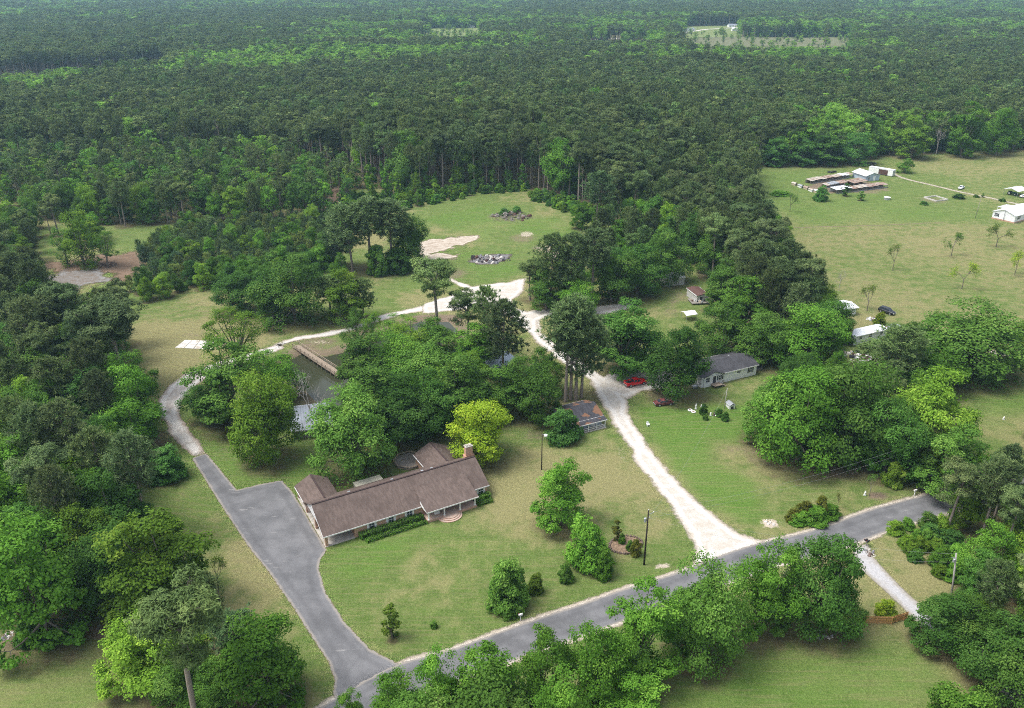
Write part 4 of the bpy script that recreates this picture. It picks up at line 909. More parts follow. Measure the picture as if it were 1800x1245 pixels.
# ------------------------------------------------------------------ materials of built things
def shingle_mat(name, a, b, patch=None):
    t = NT(name); p = t.objpos(); mp = t.new('Mapping'); mp.inputs['Scale'].default_value = (1.2, 7.0, 7.0); t.l.new(p, mp.inputs[0])
    br = t.new('TexBrick'); br.inputs['Scale'].default_value = 3.0; br.inputs['Color1'].default_value = (*a, 1); br.inputs['Color2'].default_value = (*b, 1); br.inputs['Mortar'].default_value = (*[c*.6 for c in a], 1)
    br.inputs['Mortar Size'].default_value = .012; t.l.new(p, br.inputs['Vector'])
    st = t.new('TexNoise'); mp2 = t.new('Mapping'); mp2.inputs['Scale'].default_value = (1.6, .5, .5); t.l.new(p, mp2.inputs[0]); t.l.new(mp2.outputs[0], st.inputs['Vector']); st.inputs['Scale'].default_value = 1.6; st.inputs['Detail'].default_value = 5
    c = t.mix(t.ramp(st.outputs['Fac'], .35, .68, 0, .75), br.outputs['Color'], tuple(min(1, x*1.2) for x in b))
    c = t.mix(t.ramp(t.noise(.35, 3.0), .45, .7, 0, .5), c, tuple(x*.8 for x in a))
    if patch: c = t.mix(t.ramp(t.noise(.42, 3.0, .5, p), .52, .58), c, patch)
    return t.done(t.bsdf(c, .9, .15, t.bump(t.noise(14, 4), .3, .03)))
def brick_mat(name, a, b, mortar):
    t = NT(name); br = t.new('TexBrick'); br.inputs['Scale'].default_value = 1.0; br.inputs['Brick Width'].default_value = .22; br.inputs['Row Height'].default_value = .075; br.inputs['Mortar Size'].default_value = .008
    br.inputs['Color1'].default_value = (*a, 1); br.inputs['Color2'].default_value = (*b, 1); br.inputs['Mortar'].default_value = (*mortar, 1)
    mp = t.new('Mapping'); mp.inputs['Rotation'].default_value = (math.pi/2, 0, 0); t.l.new(t.objpos(), mp.inputs[0]); t.l.new(mp.outputs[0], br.inputs['Vector'])
    return t.done(t.bsdf(t.mix(t.ramp(t.noise(3, 4), .3, .7, 0, .4), br.outputs['Color'], b), .9, .15))
def siding_mat(name, a, b, n=6.0, dirt=(.35,.33,.3)):
    t = NT(name); wv = t.new('TexWave', wave_type='BANDS', bands_direction='Z', wave_profile='SAW'); t.l.new(t.objpos(), wv.inputs['Vector']); wv.inputs['Scale'].default_value = n*.16
    c = t.mix(t.ramp(wv.outputs['Fac'], .82, 1.0), a, b); c = t.mix(t.ramp(t.noise(.8, 5.0), .55, .8, 0, .35), c, dirt)
    return t.done(t.bsdf(c, .6, .3))
def metal_mat(name, a, rust=None, axis='X', amount=.6):
    t = NT(name); wv = t.new('TexWave', wave_type='BANDS', bands_direction=axis); t.l.new(t.objpos(), wv.inputs['Vector']); wv.inputs['Scale'].default_value = .55
    c = t.mix(t.ramp(wv.outputs['Fac'], .8, 1.0), a, tuple(x*.72 for x in a))
    if rust: c = t.mix(t.ramp(t.noise(.55, 5.0, .65), .42, .62, 0, amount), c, rust)
    return t.done(t.bsdf(c, .45, .4, metal=.1))
ROOF = shingle_mat('brown_shingles', (0.112,0.084,0.072), (0.142,0.108,0.094)); BRICK = brick_mat('red_brick', (0.42,0.22,0.14), (0.52,0.31,0.21), (0.5,0.42,0.35)); PORCHB = brick_mat('porch_brick', (0.46,0.25,0.18), (0.56,0.34,0.25), (0.45,0.36,0.3))
DROOF = shingle_mat('charcoal_shingles', (0.050,0.050,0.056), (0.075,0.075,0.082)); PROOF = shingle_mat('patched_shingles', (0.045,0.045,0.052), (0.07,0.07,0.08), (0.20,0.11,0.07))
TRIM = M('white_trim', (.78,.78,.77), .5, .3, .05); GLASS = M('window_glass', (.035,.045,.06), .08, .6, .2); SIDE = siding_mat('white_siding', (.82,.83,.84), (.62,.63,.65), dirt=(.55,.54,.5)); BLUES = siding_mat('blue_grey_siding', (.40,.48,.56), (.28,.34,.41))
WMETAL = metal_mat('white_metal_roof', (.74,.76,.79)); GMETAL = metal_mat('grey_metal_roof', (.26,.29,.33), (.19,.20,.22)); BMETAL = metal_mat('pale_blue_metal_roof', (.52,.60,.70), (.38,.42,.48)); RUST = metal_mat('rusty_sheet', (.42,.33,.27), (.22,.105,.065), amount=.9); OLDW = metal_mat('weathered_sheet', (.55,.50,.43), (.33,.22,.15), amount=.8)
REDW = M('barn_red', (.20,.035,.03), .8, .2, .25); CONC = M('slab_concrete', (.46,.43,.38), .9, .2, .16, 2.0, dirt=(.30,.27,.22)); WOOD = M('weathered_wood', (.31,.25,.19), .85, .2, .25, 5); NWOOD = M('new_wood', (.46,.27,.11), .8, .2, .2, 5); GWOOD = M('grey_wood', (.27,.25,.22), .9, .1, .25, 5)
TANR = M('tan_roof', (.50,.43,.33), .85, .2, .2, 2.0, dirt=(.36,.30,.22)); PATIO = M('pale_patio_roof', (.44,.42,.33), .85, .2, .15, 2.0); DARKM = M('dark_metal', (.03,.03,.035), .5, .4); POLE = M('creosote_pole', (.050,.040,.034), .9, .1, .3, 4); PPOLE = M('bleached_pole', (.42,.40,.37), .9, .1, .2, 4)
WHITE = M('white_paint', (.80,.80,.79), .5, .3, .05); DOORM = M('dark_door', (.05,.055,.07), .4, .4); GREYM = M('galvanised', (.42,.44,.46), .4, .5, .15, metal=.4); RUBBER = M('tyre_rubber', (.022,.022,.022), .85, .2)
STONE = M('edging_stone', (.16,.12,.10), .9, .2, .4, 5); BLOCK = M('concrete_block', (.55,.52,.48), .9, .2, .15)
MULCH = M('mulch', (.24,.17,.115), .95, .1, .3, 3); BROWNW = M('brown_wall', (.10,.055,.045), .8, .2, .2)

# ------------------------------------------------------------------ builders
def window(parent, x, z, w, h, side=0, L=0, D=0, shutters=None, mun=True, y=0.0):
    """window on the wall of a building: side 0 front (y=0, facing -y), 1 right (x=L), 2 back (y=D), 3 left (x=0)"""
    f = MB(); t = .06
    f.box(-w/2-.05, -t, -h/2-.05, w/2+.05, 0, -h/2); f.box(-w/2-.05, -t, h/2, w/2+.05, 0, h/2+.05); f.box(-w/2-.05, -t, -h/2, -w/2, 0, h/2); f.box(w/2, -t, -h/2, w/2+.05, 0, h/2)
    if mun: f.box(-.02, -t*.8, -h/2, .02, -.012, h/2); f.box(-w/2, -t*.8, -.03, -.02, -.012, .03); f.box(.02, -t*.8, -.03, w/2, -.012, .03)
    loc, rz = {0: ((x, y-.005, z), 0), 1: ((L+.005, x, z), math.pi/2), 2: ((x, D+.005, z), math.pi), 3: ((-.005, x, z), -math.pi/2)}[side]
    o = f.build('window', TRIM, parent, loc, rz); MB().box(-w/2, -.010, -h/2, w/2, 0, h/2).build('pane', GLASS, o)
    if shutters:
        for s in (-1, 1): MB().box(s*(w/2+.27)-.17, -.05, -h/2-.05, s*(w/2+.27)+.17, 0, h/2+.05).build('shutter', shutters, o)
    return o
def door(parent, x, z0, w, h, m, side=0, L=0, D=0):
    loc, rz = {0: ((x, -.005, z0), 0), 1: ((L+.005, x, z0), math.pi/2), 2: ((x, D+.005, z0), math.pi), 3: ((-.005, x, z0), -math.pi/2)}[side]
    o = MB().box(-w/2, -.05, 0, w/2, 0, h).build('door', m, parent, loc, rz)
    MB().box(-w/2-.09, -.07, 0, -w/2-.004, 0, h+.09).box(w/2+.004, -.07, 0, w/2+.09, 0, h+.09).box(-w/2-.004, -.07, h+.004, w/2+.004, 0, h+.09).build('door_frame', TRIM, o)
    MB().box(w/2-.14, -.10, h*.46, w/2-.09, -.05, h*.5).build('handle', GREYM, o); return o
def gable_mesh(L, D, eave, rise, ov=.4, t=.14, axis='x', x0=0.0, y0=0.0):
    """gable roof sheets (two slabs); axis = direction of the ridge"""
    m = MB()
    if axis == 'x':
        k = rise/(D/2)
        for s in (-1, 1):
            yE = y0+(0-ov if s < 0 else D+ov); yR = y0+D/2; ze = eave-k*ov; zr = eave+rise
            P = [(x0-ov, yE, ze), (x0+L+ov, yE, ze), (x0+L+ov, yR, zr), (x0-ov, yR, zr)]; P = P if s < 0 else P[::-1]
            m.slab(P, t)
    else:
        k = rise/(L/2)
        for s in (-1, 1):
            xE = x0+(0-ov if s < 0 else L+ov); xR = x0+L/2; ze = eave-k*ov; zr = eave+rise
            P = [(xE, y0-ov, ze), (xR, y0-ov, zr), (xR, y0+D+ov, zr), (xE, y0+D+ov, ze)]; P = P if s < 0 else P[::-1]
            m.slab(P, t)
    return m
def wall_mesh(L, D, eave, rise, axis='x', t=.0):
    m = MB(); e = eave-.1
    if axis == 'x':
        m.add([(0,0,0),(L,0,0),(L,D,0),(0,D,0),(0,0,e),(L,0,e),(L,D,e),(0,D,e),(0,D/2,e+rise-.02),(L,D/2,e+rise-.02)],
              [(0,1,5,4),(2,3,7,6),(1,2,6,9,5),(3,0,4,8,7),(0,3,2,1),(4,5,9,8),(8,9,6,7)])
    else:
        m.add([(0,0,0),(L,0,0),(L,D,0),(0,D,0),(0,0,e),(L,0,e),(L,D,e),(0,D,e),(L/2,0,e+rise-.02),(L/2,D,e+rise-.02)],
              [(0,1,5,8,4),(2,3,7,9,6),(1,2,6,5),(3,0,4,7),(0,3,2,1),(4,8,9,7),(8,5,6,9)])
    return m
def place(pl, pr, z=0.0):
    """origin and heading of a front line seen from pl to pr (photo positions, at height z)"""
    a = at(*pl, z); b = at(*pr, z); d = b-a; return (a.x, a.y, 0), math.atan2(d.y, d.x), math.hypot(d.x, d.y)
def building(name, label, pl, pr, z, D, eave, rise, wall, roof, axis='x', ov=.35, L=None, cat='building', trim=True):
    loc, rz, l = place(pl, pr, z); L = L or l; o = empty(name, loc, rz); tag(o, label, cat)
    wall_mesh(L, D, eave, rise, axis).build('wall', wall, o); r = gable_mesh(L, D, eave+.02, rise, ov, axis=axis).build('roof', roof, o)
    if trim:
        k = rise/((D if axis == 'x' else L)/2); f = MB()
        if axis == 'x': f.box(-ov, -ov-.04, eave-k*ov-.24, L+ov, -ov-.004, eave-k*ov+.02); f.box(-ov, D+ov+.004, eave-k*ov-.24, L+ov, D+ov+.04, eave-k*ov+.02)
        else: f.box(-ov-.04, -ov, eave-k*ov-.24, -ov-.004, D+ov, eave-k*ov+.02); f.box(L+ov+.004, -ov, eave-k*ov-.24, L+ov+.04, D+ov, eave-k*ov+.02)
        f.build('fascia', TRIM, r)
    return o, L
def posts(parent, pts, z0, z1, w, m, name='post'):
    for p in pts: MB().box(p[0]-w/2, p[1]-w/2, z0, p[0]+w/2, p[1]+w/2, z1).build(name, m, parent)
def hedge(label, loc, rz, L, D, H, seed, group=None):
    r = np.random.default_rng(seed); n = int((L*D+2*L*H+2*D*H)*95); C = r.random((n, 3))*[L, D, H]; f = r.integers(4, size=n)
    C[f == 0, 2] = H; C[f == 1, 1] = 0; C[f == 2, 1] = D; C[(f == 3) & (C[:, 0] < L/2), 0] = 0; C[(f == 3) & (C[:, 0] >= L/2), 0] = L
    N = np.zeros((n, 3)); N[:, 2] = .5; N[f == 0, 2] = 1; N[f == 1, 1] = -1; N[f == 2, 1] = 1; N[f == 3, 0] = np.where(C[f == 3, 0] > 0, 1, -1)
    w = vnoise(C[:, 0]*1.0+seed, C[:, 1]*1.0, .9, 2)-.5; C += N*(w[:, None]*.38)+r.normal(size=(n, 3))*.045
    V, F = kites(C, N+r.normal(size=(n, 3))*.55, .15, r, .6)
    o = empty('hedge', loc, rz); tag(o, label, 'hedge', group)
    me = np_mesh('foliage', V, F, {'rnd': ('FACE', r.random(n))}, False, [LEAF]); fo = bpy.data.objects.new('foliage', me); COL.objects.link(fo); fo.parent = o; fo.color = (1.35, 1.45, 1.1, 1)
    MB().box(.12, .12, 0, L-.12, D-.12, H-.14).build('dark_core', M('hedge_core', (.022,.034,.012), .95, .1), o)  # inner filler box, the shade between the leaves put into its dark colour
    return o
def local(o, p): return o.matrix_basis @ Vector(p)

# ------------------------------------------------------------------ the brick house
hC = at(573, 962); hR = math.radians(29.43); house = empty('brick_house', (hC.x, hC.y, 0), hR); tag(house, 'long low brick house with brown shingle roof and columned front porch', 'house')
HL, HD, EV, RS = 32.0, 11.3, 2.62, 3.05
w0 = 5.4
wm_ = MB(); wm_.add([(w0,0,0),(HL,0,0),(HL,HD,0),(w0,HD,0),(w0,0,EV-.12),(HL,0,EV-.12),(HL,HD,EV-.12),(w0,HD,EV-.12),(HL,HD/2,EV+RS-.2)], [(0,1,5,4),(2,3,7,6),(1,2,6,8,5),(3,0,4,7),(0,3,2,1)])
wm_.build('wall', BRICK, house)
rf = gable_mesh(HL, HD, EV, RS, .35).build('roof', ROOF, house)
MB().add([(.0,.0,EV-.1),(.0,HD,EV-.1),(.0,HD/2,EV+RS-.12),(.12,.0,EV-.1),(.12,HD,EV-.1),(.12,HD/2,EV+RS-.12)], [(0,2,1),(3,4,5),(0,3,5,2),(2,5,4,1),(1,4,3,0)]).build('gable_panel', TRIM, house)
k = RS/(HD/2); ze = EV-k*.35
MB().box(-.35, -.40, ze-.20, 18.1, -.354, ze+.03).box(28.9, -.40, ze-.20, HL+.35, -.354, ze+.03).build('fascia', TRIM, rf)
MB().add([(-.37,-.35,ze-.2),(-.37,HD/2,EV+RS-.2),(-.37,HD/2,EV+RS+.02),(-.37,-.35,ze+.02),(-.40,-.35,ze-.2),(-.40,HD/2,EV+RS-.2),(-.40,HD/2,EV+RS+.02),(-.40,-.35,ze+.02)], [(0,1,2,3),(7,6,5,4),(0,4,5,1),(3,2,6,7)]).build('rake_board', TRIM, rf)
MB().bar((-.35, HD/2, EV+RS+.03), (HL+.35, HD/2, EV+RS+.03), .34, .07).build('ridge_cap', M('ridge_cap', (.06,.04,.038), .9), rf)
for x, y in ((7.2, 7.4), (15.5, 7.0), (21.5, 6.6), (23.4, 6.5)): MB().cbox((x, y, EV+RS-(y-HD/2)*k+.06), .5, .3, .16).build('roof_vent', GREYM, rf)
# carport on the left end
MB().box(-.1, -.1, .0, w0-.02, 17.2, .10).build('carport_slab', CONC, house)
posts(house, [(.25, .25), (.25, 6.0)], .1, EV-.2, .5, BRICK, 'brick_pier'); MB().box(.0, 16.7, .1, .55, 17.1, EV-.2).build('brick_pier', BRICK, house); MB().box(.02, 11.4, .1, .4, 11.8, EV-.2).build('brick_pier', BRICK, house)
MB().box(.4, 16.8, .1, 5.9, 17.05, EV-.2).box(5.65, HD+.02, .1, 5.9, 16.8, EV-.2).build('garage_wall', BRICK, house)
g = gable_mesh(5.9, 5.9+3.0, EV-.05, 1.55, .3, axis='y', y0=HD-3.0+.2).build('garage_roof', ROOF, house)
MB().bar((2.95, HD-2.6, EV+1.53), (2.95, 17.4, EV+1.53), .3, .07).build('ridge_cap', _mc['ridge_cap'], g)
MB().box(-.36, HD+.4, EV-.40, -.305, 17.4, EV-.18).build('fascia', TRIM, g)
# rear wing on the right
MB().box(24.3, HD+.01, 0, 31.2, 16.6, EV-.2).build('wing_wall', BRICK, house)
g = gable_mesh(6.9, 5.3+3.0, EV-.05, 1.75, .35, axis='y', x0=24.3, y0=HD-3.0).build('wing_roof', ROOF, house)
MB().bar((27.75, HD-2.6, EV+1.73), (27.75, 16.9, EV+1.73), .3, .07).build('ridge_cap', _mc['ridge_cap'], g)
MB().box(23.87, HD+.4, EV-.42, 23.945, 16.95, EV-.20).build('fascia', TRIM, g)
# chimney
ch = MB().box(30.9, 7.0, 0, 32.9, 8.1, 5.2).box(31.15, 7.1, 5.2, 32.6, 8.0, 7.1).build('chimney', BRICK, house); MB().box(31.05, 7.0, 7.1, 32.7, 8.1, 7.25).box(31.3, 7.25, 7.25, 31.75, 7.85, 7.45).box(32.0, 7.25, 7.25, 32.45, 7.85, 7.45).build('chimney_cap', CONC, ch)
# front porch
MB().box(18.45, -2.45, 0, 28.5, -.01, .45).build('porch_floor', PORCHB, house)
for i in range(3):
    m = MB(); R = 2.35-.42*i; n = 22; z1 = .15*(i+1); pts = [(22.9+R*math.cos(math.pi+math.pi*q/n), -2.46+R*.85*math.sin(math.pi+math.pi*q/n), z1) for q in range(n+1)]; m.slab(pts, .15-.002*i)
    m.build('step', PORCHB, house)
zm = EV+k*3.0
pr_ = MB().slab([(18.2,-2.75,EV-.12),(28.8,-2.75,EV-.12),(28.8,2.95,zm+.12),(18.2,2.95,zm+.12)], .15).build('porch_roof', ROOF, house)
MB().box(18.2, -2.80, EV-.34, 28.8, -2.754, EV-.10).build('fascia', TRIM, pr_)
for xs in (18.2, 28.8): MB().add([(xs,-2.7,EV-.28),(xs,.3,EV-.28),(xs,.3,EV+.75),(xs,-2.7,EV-.15)], [(0,1,2,3)]).build('porch_gable', TRIM, pr_)
for x in (18.75, 21.9, 25.1, 28.2):
    c_ = MB().box(x-.11, -2.33, .55, x+.11, -2.11, EV-.42).build('porch_column', WHITE, house); MB().box(x-.17, -2.39, .45, x+.17, -2.05, .55).box(x-.16, -2.38, EV-.42, x+.16, -2.06, EV-.34).build('column_trim', WHITE, c_)
for x in (8.6, 12.3, 15.9): window(house, x, 1.50, .95, 1.35, shutters=TRIM)
window(house, 30.6, 1.5, .95, 1.35, shutters=TRIM)
for x in (20.6, 26.6): window(house, x, 1.65, 1.1, 1.5, shutters=TRIM)
door(house, 23.5, .46, 1.05, 2.05, DOORM)
window(house, 3.0, 1.4, 1.0, 1.2, side=1, L=HL); window(house, 8.8, 1.4, 1.0, 1.2, side=1, L=HL)
# rear patio cover
pc = MB().slab([(9.9,HD+.05,2.42),(15.4,HD+.05,2.42),(15.4,13.6,2.30),(9.9,13.6,2.30)], .10).build('patio_roof', PATIO, house); posts(house, [(10.1, 13.4), (12.6, 13.4), (15.2, 13.4)], 0, 2.2, .12, TRIM, 'patio_post')
MB().box(9.8, HD+.02, 0, 15.5, 13.7, .08).build('patio_slab', CONC, house)
MB().box(20.35, -1.35, .46, 21.35, -.9, .9).box(20.35, -.95, .9, 21.35, -.88, 1.35).build('porch_bench', WHITE).parent = None
pb = bpy.data.objects['porch_bench']; pb.location = (hC.x, hC.y, 0); pb.rotation_euler = (0, 0, hR); tag(pb, 'small white bench on the front porch of the brick house', 'bench')
for lab, x, y, L, D, H, s in (('tall clipped hedge under the front windows of the brick house', 6.1, -1.35, 12.0, 1.25, 1.15, 1), ('low clipped hedge row in front of the taller one', 6.7, -2.65, 11.5, .85, .6, 2), ('clipped hedge right of the front porch', 28.9, -1.35, 3.2, 1.3, 1.1, 3), ('low hedge row right of the front porch', 28.9, -2.6, 3.0, .8, .55, 4)):
    p = house.matrix_basis @ Vector((x, y, 0)); hedge(lab, p, hR, L, D, H, s)
# wooden deck behind
dk = empty('garden_deck', house.matrix_basis @ Vector((20.6, 15.6, 0)), hR); tag(dk, 'dark octagonal wooden deck with bench rail behind the brick house', 'deck')
oct_ = [(2.9+3.1*math.cos(math.radians(22.5+45*i)), 2.7+3.1*math.sin(math.radians(22.5+45*i))) for i in range(8)]
for i in range(19):
    x = -.05+i*.31
    if abs(x+.15-2.9) < 2.9: 
        hy = min(2.86, 2.86-max(0, abs(x+.15-2.9)-1.2)*1.0); MB().box(x, 2.7-hy, .34, x+.29, 2.7+hy, .40).build('plank', GWOOD, dk)
for i in range(8):
    if i == 7: continue
    a = oct_[i]; b = oct_[(i+1) % 8]; MB().bar((*a, .75), (*b, .75), .32, .06).build('bench_rail', WOOD, dk); MB().bar((*a, 0), (*a, .72), .1).build('post', WOOD, dk); MB().bar((*a, .2), (*b, .2), .05, .28).build('skirt_board', WOOD, dk)

# ------------------------------------------------------------------ other buildings
o, L = building('porch_shed', 'small shed with patched dark roof and white porch posts by the gravel drive', (998,745), (1058,730), 2.35, 7.4, 2.5, 1.35, BLUES, PROOF, cat='shed')
pr2 = MB().slab([(-.35,-1.75,2.08),(L+.35,-1.75,2.08),(L+.35,-.36,2.34),(-.35,-.36,2.34)], .1).build('porch_roof', PROOF, o); MB().box(-.35, -1.80, 1.92, L+.35, -1.754, 2.1).build('fascia', TRIM, pr2)
MB().box(-.2, -1.8, 0, L+.2, -.01, .16).build('porch_floor', CONC, o); posts(o, [(.1+i*(L-.2)/4, -1.6) for i in range(5)], .16, 1.98, .13, WHITE, 'porch_post')
MB().box(L*.35, -1.64, .55, L-.2, -1.58, .62).box(L*.35, -1.64, .95, L-.2, -1.58, 1.02).build('porch_rail', WHITE, o)
window(o, L*.45, 1.4, .9, 1.0); door(o, L*.75, .16, .9, 1.95, TRIM); window(o, 3.4, 1.4, .9, 1.0, side=1, L=L)
o, L = building('mobile_home', 'white mobile home with charcoal roof and wooden front steps', (1234,663), (1331,640), 2.95, 8.2, 2.95, 1.35, SIDE, DROOF, cat='house')
fg = gable_mesh(5.6, 4.2, 2.95, 1.0, .3, axis='y', x0=.6, y0=-.35).build('front_gable_roof', DROOF, o)
MB().add([(.6,-.3,.0),(6.2,-.3,0),(6.2,-.3,2.85),(3.4,-.3,3.83),(.6,-.3,2.85),(.6,-.01,0),(6.2,-.01,0),(6.2,-.01,2.85),(3.4,-.01,3.83),(.6,-.01,2.85)], [(0,1,2,3,4),(0,5,6,1),(1,6,7,2),(4,9,5,0)]).build('front_gable', SIDE, o)
for x, w in ((1.6, 1.1), (5.3, 1.0)): window(o, x, 1.9, w, 1.15, shutters=DOORM if x > 3 else None, y=-.3)
d_ = door(o, 3.6, .75, .9, 1.95, DOORM); d_.location.y = -.305
window(o, L-5.6, 2.0, 1.1, .55); window(o, L-1.9, 1.75, .95, 1.25, shutters=DOORM); window(o, 4, 1.8, 1.0, 1.2, side=1, L=L)
MB().box(2.6, -2.0, .62, 5.0, -.32, .72).build('stoop', WOOD, o); posts(o, [(2.7, -1.9), (4.9, -1.9), (2.7, -.5)], 0, .62, .1, WOOD, 'stoop_post')
for i in range(4): MB().box(5.02+i*.3, -1.9, .52-.15*i, 5.32+i*.3, -.7, .57-.15*i).build('step', WOOD, o)
for y in (-1.95, -.6): MB().bar((4.95, y, 1.6), (6.3, y, .9), .07).bar((4.95, y, .7), (4.95, y, 1.62), .07).bar((6.3, y, 0), (6.3, y, .92), .07).build('hand_rail', GWOOD, o)
sp = MB().slab([(L+.36,1.5,2.75),(L+3.6,1.5,2.45),(L+3.6,8.6,2.45),(L+.36,8.6,2.75)], .1).build('side_porch_roof', TANR, o); posts(o, [(L+3.4, 1.7), (L+3.4, 5), (L+3.4, 8.4)], 0, 2.38, .12, WOOD, 'porch_post'); MB().box(L+.02, 1.6, 0, L+3.5, 8.5, .3).build('side_porch_floor', GWOOD, o)
MB().box(L-5, 5.0, 3.75, L-4.7, 5.3, 4.1).build('roof_vent', GREYM, o)
o, L = building('metal_roof_barn', 'low building with grey metal roof between the trees by the lawn', (515,757), (582,748), 2.3, 10.5, 2.4, .8, GWOOD, GMETAL, ov=.5, cat='barn')
o, L = building('red_shed', 'small red shed with pale metal roof under the trees', (412,727), (452,719), 2.5, 6.0, 2.6, .6, REDW, GMETAL, ov=.6, cat='shed'); door(o, 2.6, 0, 1.6, 2.0, DARKM)
o, L = building('blue_roof_shed', 'shed with pale blue metal roof under the pines', (868,648), (906,632), 2.4, 7.0, 2.5, .8, GWOOD, BMETAL, ov=.5, cat='shed')
o, L = building('white_shed', 'small white shed with white metal roof beside the tan field', (1466,547), (1506,540), 2.4, 5.5, 2.5, .55, SIDE, WMETAL, ov=.5, cat='shed'); door(o, L*.8, 0, .95, 2.0, WHITE); window(o, L*.4, 1.4, .8, .8)
o, L = building('metal_roof_trailer', 'long trailer with white metal roof hidden behind a pine', (1502,590), (1560,577), 2.9, 3.4, 2.7, .3, SIDE, WMETAL, ov=.3, cat='trailer')
for x in (2.5, 6, 10): window(o, x, 1.8, .9, .9)
o, L = building('brown_trailer', 'old trailer with brown roof and pale end wall behind the cluttered deck', (1226,520), (1246,518), 2.6, 7.0, 2.6, .35, M('pale_siding', (.5,.5,.47), .7), M('brown_roofing', (.11,.06,.05), .9), axis='y', ov=.2, cat='trailer')
window(o, 4.5, 1.6, .9, .9, side=1, L=L); door(o, L*.35, .2, .9, 1.95, DOORM)
o, L = building('pale_trailer', 'pale trailer half hidden by trees behind the brown one', (1172,490), (1204,487), 2.6, 5, 2.6, .4, M('pale_siding', (.5,.5,.47)), WMETAL, ov=.2, cat='trailer')
# far white house at the right edge
lc, rz, l = place((1743,384), (1782,393)); o = empty('white_house', lc, rz); tag(o, 'white house with bright white roof at the right edge of the pasture', 'house')
wall_mesh(l, 20, 3.1, 1.6, 'y').build('wall', SIDE, o); r_ = gable_mesh(l, 20, 3.12, 1.6, .35, axis='y').build('roof', WMETAL, o)
MB().box(-.1, -.1, 0, l+.1, 20.1, .5).build('brick_skirt', BRICK, o); window(o, 1.7, 1.9, .9, 1.2, shutters=DOORM)
for y in (3, 8, 14): window(o, y, 1.9, 1.3, 1.2, side=1, L=l, shutters=DOORM)
MB().slab([(-3.2,9,2.75),(-.36,9,2.95),(-.36,16,2.95),(-3.2,16,2.75)], .1).build('rear_porch_roof', WMETAL, o); posts(o, [(-3, 9.2), (-3, 15.8)], 0, 2.65, .12, WHITE, 'porch_post')
# white carport with a tractor
lc, rz, l = place((1763,342), (1800,350)); o = empty('carport', lc, rz); tag(o, 'white metal carport over a tractor at the right edge', 'carport')
gable_mesh(6.2, 7.5, 2.6, .9, .25, .06, axis='y').build('roof', WMETAL, o); posts(o, [(.1,.1),(6.1,.1),(.1,3.7),(6.1,3.7),(.1,7.4),(6.1,7.4)], 0, 2.5, .09, GREYM)
# dog pens
def pen_row(name, label, pl, pr, z, D, n, mats, eave=1.7):
    lc, rz, l = place(pl, pr, z); o = empty(name, lc, rz); tag(o, label, 'pen'); w = l/n
    for i in range(n):
        dz = .12*((i*7) % 3-1); MB().slab([(i*w+.04, -.3, eave+dz), ((i+1)*w-.04, -.3, eave+dz), ((i+1)*w-.04, D, eave+.35+dz), (i*w+.04, D, eave+.35+dz)], .05).build('roof_sheet', mats[(i*5+i//2) % len(mats)], o)
    for i in range(n+1): posts(o, [(min(max(i*w, .05), l-.05), 0), (min(max(i*w, .05), l-.05), D-.15)], 0, eave-.1, .09, GWOOD)
    for i in range(n):
        MB().box(i*w+.06, D-.1, .0, (i+1)*w-.06, D-.05, eave-.3).build('back_panel', mats[(i*3+1) % len(mats)], o)
        MB().box(i*w+.06, -.02, .45, (i+1)*w-.06, .02, .52).box(i*w+.06, -.02, 1.0, (i+1)*w-.06, .02, 1.06).box(i*w+.06, -.02, .0, (i+1)*w-.06, .02, .3).build('gate_bars', GREYM, o)
        if i: MB().box(i*w-.03, .05, .0, i*w+.03, D-.2, 1.2).build('divider', GWOOD, o)
    return o
pen_row('pen_row', 'long row of dog pens with rusty and tan roof sheets at the back', (1424,324), (1499,312), 0, 3.2, 11, [OLDW, OLDW, RUST, OLDW, WMETAL])
pen_row('pen_row', 'front row of dog pens with rust brown roof sheets', (1498,338), (1560,330), 0, 3.0, 7, [RUST, RUST, OLDW])
pen_row('pen_row', 'corner dog pen with white sheet roof', (1469,341), (1497,338), 0, 4.5, 3, [WMETAL, WMETAL, WMETAL], 1.9)
pen_row('pen_row', 'inner dog pens with red brown sheet roof', (1500,328), (1524,324), 0, 5.0, 3, [RUST, M('red_sheet', (.26,.12,.09)), RUST])
pen_row('pen_row', 'inner dog pens in the middle of the compound', (1452,331), (1490,325), 0, 3.0, 5, [OLDW, RUST, GREYM], 1.4)
for i, (x, y) in enumerate(((1397,327),(1408,331),(1418,334),(1427,338),(1436,340))):
    g_ = at(x, y); o = empty('dog_house', (g_.x, g_.y, 0), .4); tag(o, ['white fronted dog house at the far left of the row beside the pens', 'second dog house from the left beside the pens', 'middle dog house of the row beside the pens', 'fourth dog house from the left beside the pens', 'dog house nearest the blue green tree beside the pens'][i], 'dog house')
    MB().box(0, 0, 0, 1.5, 2.4, 1.05).build('wall', WHITE if i % 2 else TANR, o); gable_mesh(1.5, 2.4, 1.08, .35, .15, .05, axis='y').build('roof', [OLDW, GREYM, RUST, OLDW, WMETAL][i], o); MB().box(.45, -.03, .1, 1.05, -.005, .75).build('dark_opening', DARKM, o)  # the entrance is a dark plate on a solid wall, inner shade as colour
lc, rz, l = place((1521,319), (1545,317)); o = empty('kennel_building', lc, rz); tag(o, 'blue grey kennel building with white metal roof at the dog pens', 'building')
wall_mesh(l, 9.5, 2.7, 1.2, 'y').build('wall', BLUES, o); gable_mesh(l, 9.5, 2.72, 1.2, .5, axis='y').build('roof', WMETAL, o); door(o, l*.62, 0, 1.2, 2.1, WHITE); window(o, l*.25, 1.4, .9, .8)
lc, rz, l = place((1526,304), (1568,311)); o = empty('storage_container', lc, rz); tag(o, 'long white roofed container trailer with dark brown side behind the kennel', 'container')
